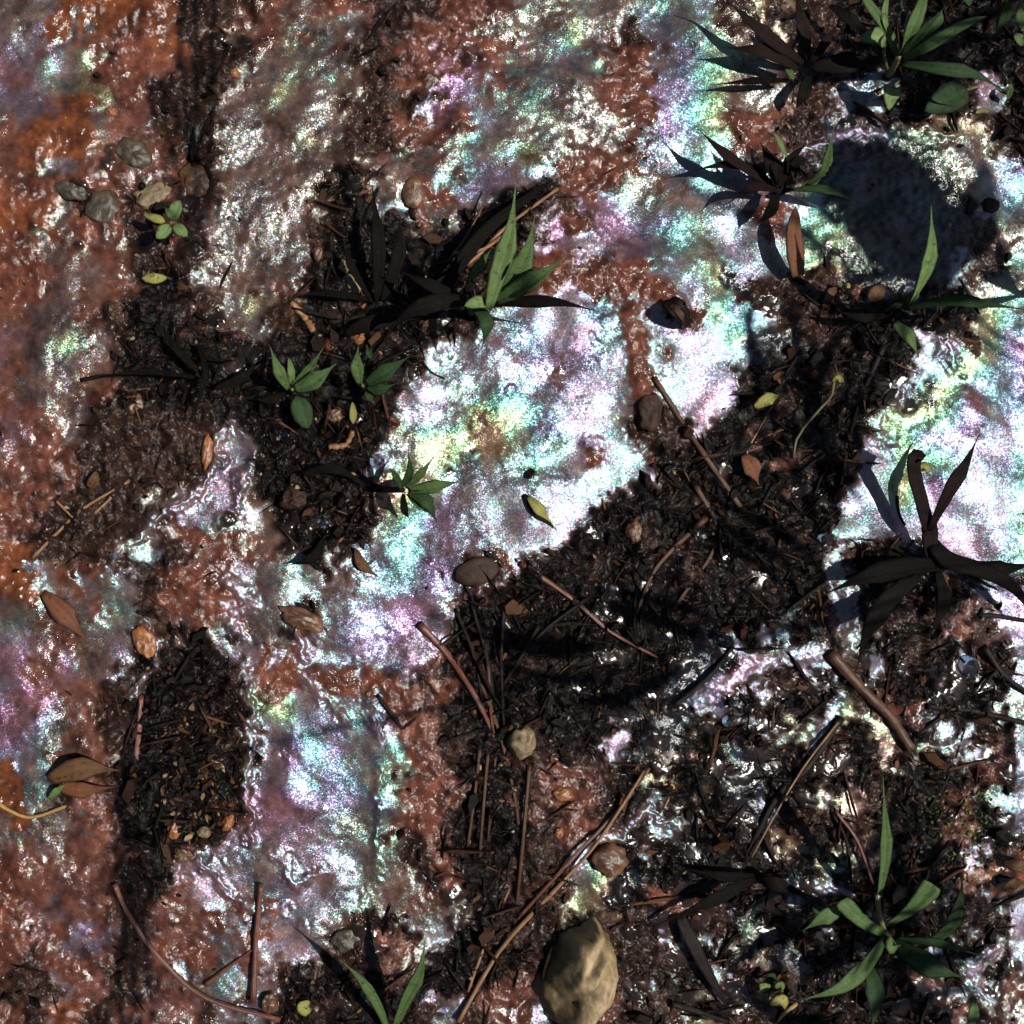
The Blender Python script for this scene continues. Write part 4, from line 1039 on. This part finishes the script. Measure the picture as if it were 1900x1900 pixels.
# ------------------------------------------------------------------ uncounted litter: crumbs, shreds and grit
def bits(name, label, count, seed, want, size, cols, long=1.6, thin=1.0, lift=0.3, box=(-60, -60, 1960, 1960)):
    g = np.random.default_rng(seed)
    verts, faces, colr = [], [], []
    n = 0; tries = 0
    while n < count and tries < count * 12:
        tries += 1
        px, py = g.uniform(box[0], box[2]), g.uniform(box[1], box[3])
        if g.random() > want(px, py): continue
        s = size[0] + (size[1] - size[0]) * g.random() ** 3
        l = s * g.uniform(1, long); wd = thin * s * g.uniform(.45, 1) / max(1, (l / s) * .5); hh = min(l, wd) * g.uniform(.35, .8) * (1 if thin == 1 else 1.2)
        a = g.uniform(0, math.pi); ca, sa = math.cos(a), math.sin(a)
        z = gz(px, py) + hh * S * lift
        x0, y0 = (px - 950) * S, (950 - py) * S
        b = len(verts)
        tz = g.uniform(-.35, .35) * l * S * .5 * (1 if thin == 1 else .25)
        ring = [(-1, -.5), (-.6, .8), (.5, 1), (1, .2), (.4, -.9)]
        for (u, q) in ring:
            u2 = u * l * .5 * g.uniform(.75, 1.15); q2 = q * wd * .5 * g.uniform(.75, 1.15)
            verts.append((x0 + (u2 * ca - q2 * sa) * S, y0 + (u2 * sa + q2 * ca) * S, z - hh * S * .5 + tz * u))
        for (u, q) in ring:
            u2 = u * l * .5 * g.uniform(.5, .9); q2 = q * wd * .5 * g.uniform(.5, .9)
            verts.append((x0 + (u2 * ca - q2 * sa) * S, y0 + (u2 * sa + q2 * ca) * S, z + hh * S * g.uniform(.3, .7) + tz * u))
        for j in range(5):
            k = (j + 1) % 5
            faces.append((b + j, b + k, b + 5 + k, b + 5 + j))
        faces.append((b + 5, b + 6, b + 7, b + 8, b + 9))
        c = cols[int(g.integers(len(cols)))]; m = g.uniform(.55, 1.35)
        colr += [(c[0] * m, c[1] * m, c[2] * m, 1)] * 10
        n += 1
    me = mesh(name, verts, faces)
    at = me.attributes.new('mudc', 'FLOAT_COLOR', 'POINT')
    at.data.foreach_set('color', np.array(colr, np.float32).ravel())
    o = link(name, me, M_BITS, smooth=False)
    return tag(o, label, None, None, 'stuff')
DK = [(.0030, .0020, .0015), (.005, .0028, .0018), (.002, .0015, .0013), (.011, .0045, .0024), (.0035, .0024, .0018), (.024, .009, .0045)]
LT = [(.08, .04, .018), (.14, .09, .045), (.04, .018, .010), (.02, .013, .01), (.08, .028, .012), (.22, .16, .09)]
bits('litter_crumbs', 'dark soaked crumbs and shreds of leaf litter', 3000, 11, lambda a, b: glit(a, b) ** 1.5, (3, 20), DK, 2.4)
bits('litter_grit', 'brown and tan grit scattered through the litter and mud', 2600, 12, lambda a, b: .02 + glit(a, b) * .7, (2, 11), LT, 1.5)
bits('litter_grit', 'pale coarse crumbs packed in the long litter hollow at the left', 300, 13, lambda a, b: (1 if glit(a, b) > .3 else 0) * max(0, 1.3 - ((a - 365) / 80) ** 2 - ((b - 1440) / 150) ** 2), (4, 18), LT + DK, 2.2, box=(250, 1180, 460, 1620))
bits('litter_shreds', 'long thin soaked shreds of grass in the litter', 900, 14, lambda a, b: glit(a, b) ** 2, (8, 16), DK + [(.10, .045, .02)], 6)
bits('litter_scraps', 'larger flat brown scraps of rotting leaf in the dark litter', 260, 17, lambda a, b: glit(a, b) ** 2, (14, 42), DK + [(.06, .026, .012), (.04, .018, .009)], 1.8, lift=.05)
bits('litter_needles', 'fine straight dead needles tangled in the dark litter', 1100, 16, lambda a, b: glit(a, b) ** 2, (24, 85), DK + DK + [(.07, .03, .014), (.04, .017, .009)], 1.6, thin=.12, lift=1.2)
bits('moss_specks', 'tiny green moss specks at the lower right', 160, 15, lambda a, b: .8, (4, 10), [(.07, .12, .02), (.04, .08, .015)], 1.2, box=(1700, 1470, 1840, 1640))

# ------------------------------------------------------------------ an added leafy branch, out of view; its leaves are placed to cast shade
def branch():
    e = empty('shade_branch', (0.75, 0.0, 0.0))
    tag(e, 'unseen leafy branch added at the right to cast shade', 'branch')
    tips = []
    for i, (pts, wid) in enumerate(SHADE_LEAVES):
        P = [VS(a, b, h * .001) for a, b, h in pts]
        link('leaf', leaf_mesh(P, wid, 'oval', .12, 14, 0.1, 900 + i, .12), M_LEAFD, e)
        tips.append(P[0])
    hub = Vector((0.60, -0.02, 0.42))
    link('stem', tube_mesh([Vector((0.9, 0.0, -0.01)), Vector((0.78, 0, .25)), hub], 40, 22, 12, 8), M_TWIG, e)
    for i, t in enumerate(tips):
        link('stem', tube_mesh([hub, (hub + t) / 2 + Vector((0, 0, .015)), t], 2.2, 1.6, 8, 5), M_TWIG, e)
SHADE_LEAVES = []
for (a_, b_, l_, w_, an_, h_) in [
    (1700,410,300,150,112,430), (1640,330,260,120,150,430), (1620,430,240,110,130,430), (1490,400,120,60,150,430), (1790,400,220,90,70,430), (1560,320,180,70,40,430), (1640,540,200,80,15,430),
    (1560,1720,260,110,30,420), (1700,1640,260,100,100,420), (1720,1800,240,90,10,420), (1470,1880,240,90,160,420), (1620,1560,200,70,60,420),
    (1440,660,260,90,100,420), (1560,720,260,90,70,420), (1490,860,280,90,120,420), (1390,1010,260,100,150,420), (1190,1120,280,100,165,420), (1010,1190,240,90,170,420), (1180,1250,220,70,200,420), (1640,120,260,110,170,420), (1780,100,240,110,20,420)]:
    u_, v_ = math.cos(R(an_)), -math.sin(R(an_))
    slim = not (1500 < a_ < 1800 and 290 < b_ < 540)
    rb_ = random.Random(int(a_))
    for q_ in (np.arange(-w_ / 2 + 12, w_ / 2 - 4, 29) if slim else [0]):     # slender slats for partial shade, or one whole leaf
        ca_, cb_ = a_ - v_ * q_ + rb_.uniform(-30, 30) * slim, b_ + u_ * q_ + rb_.uniform(-30, 30) * slim
        bend = rb_.uniform(-25, 25)
        SHADE_LEAVES.append(([(ca_ - u_ * l_ / 2, cb_ - v_ * l_ / 2, h_), (ca_ - v_ * bend, cb_ + u_ * bend, h_ - 2), (ca_ + u_ * l_ / 2, cb_ + v_ * l_ / 2, h_ - 5)], 23 if slim else w_))
for dx in (-26, -4, 20):  # thin strips added to cast the soft shade bands at the left
    SHADE_LEAVES += [([(385 + dx,-160,420),(366 + dx * 1.3,80,420),(372 + dx * .6,330,418),(345 + dx,560,414)], 13), ([(225 + dx,1440,420),(246 + dx * .7,1680,420),(256 + dx * 1.3,1850,418),(275 + dx,2020,414)], 14)]
branch()  # adds the unseen branch that casts shade
print('NG', NG, 'tris', sum(len(o.data.polygons) for o in COL.objects if o.type == 'MESH'))
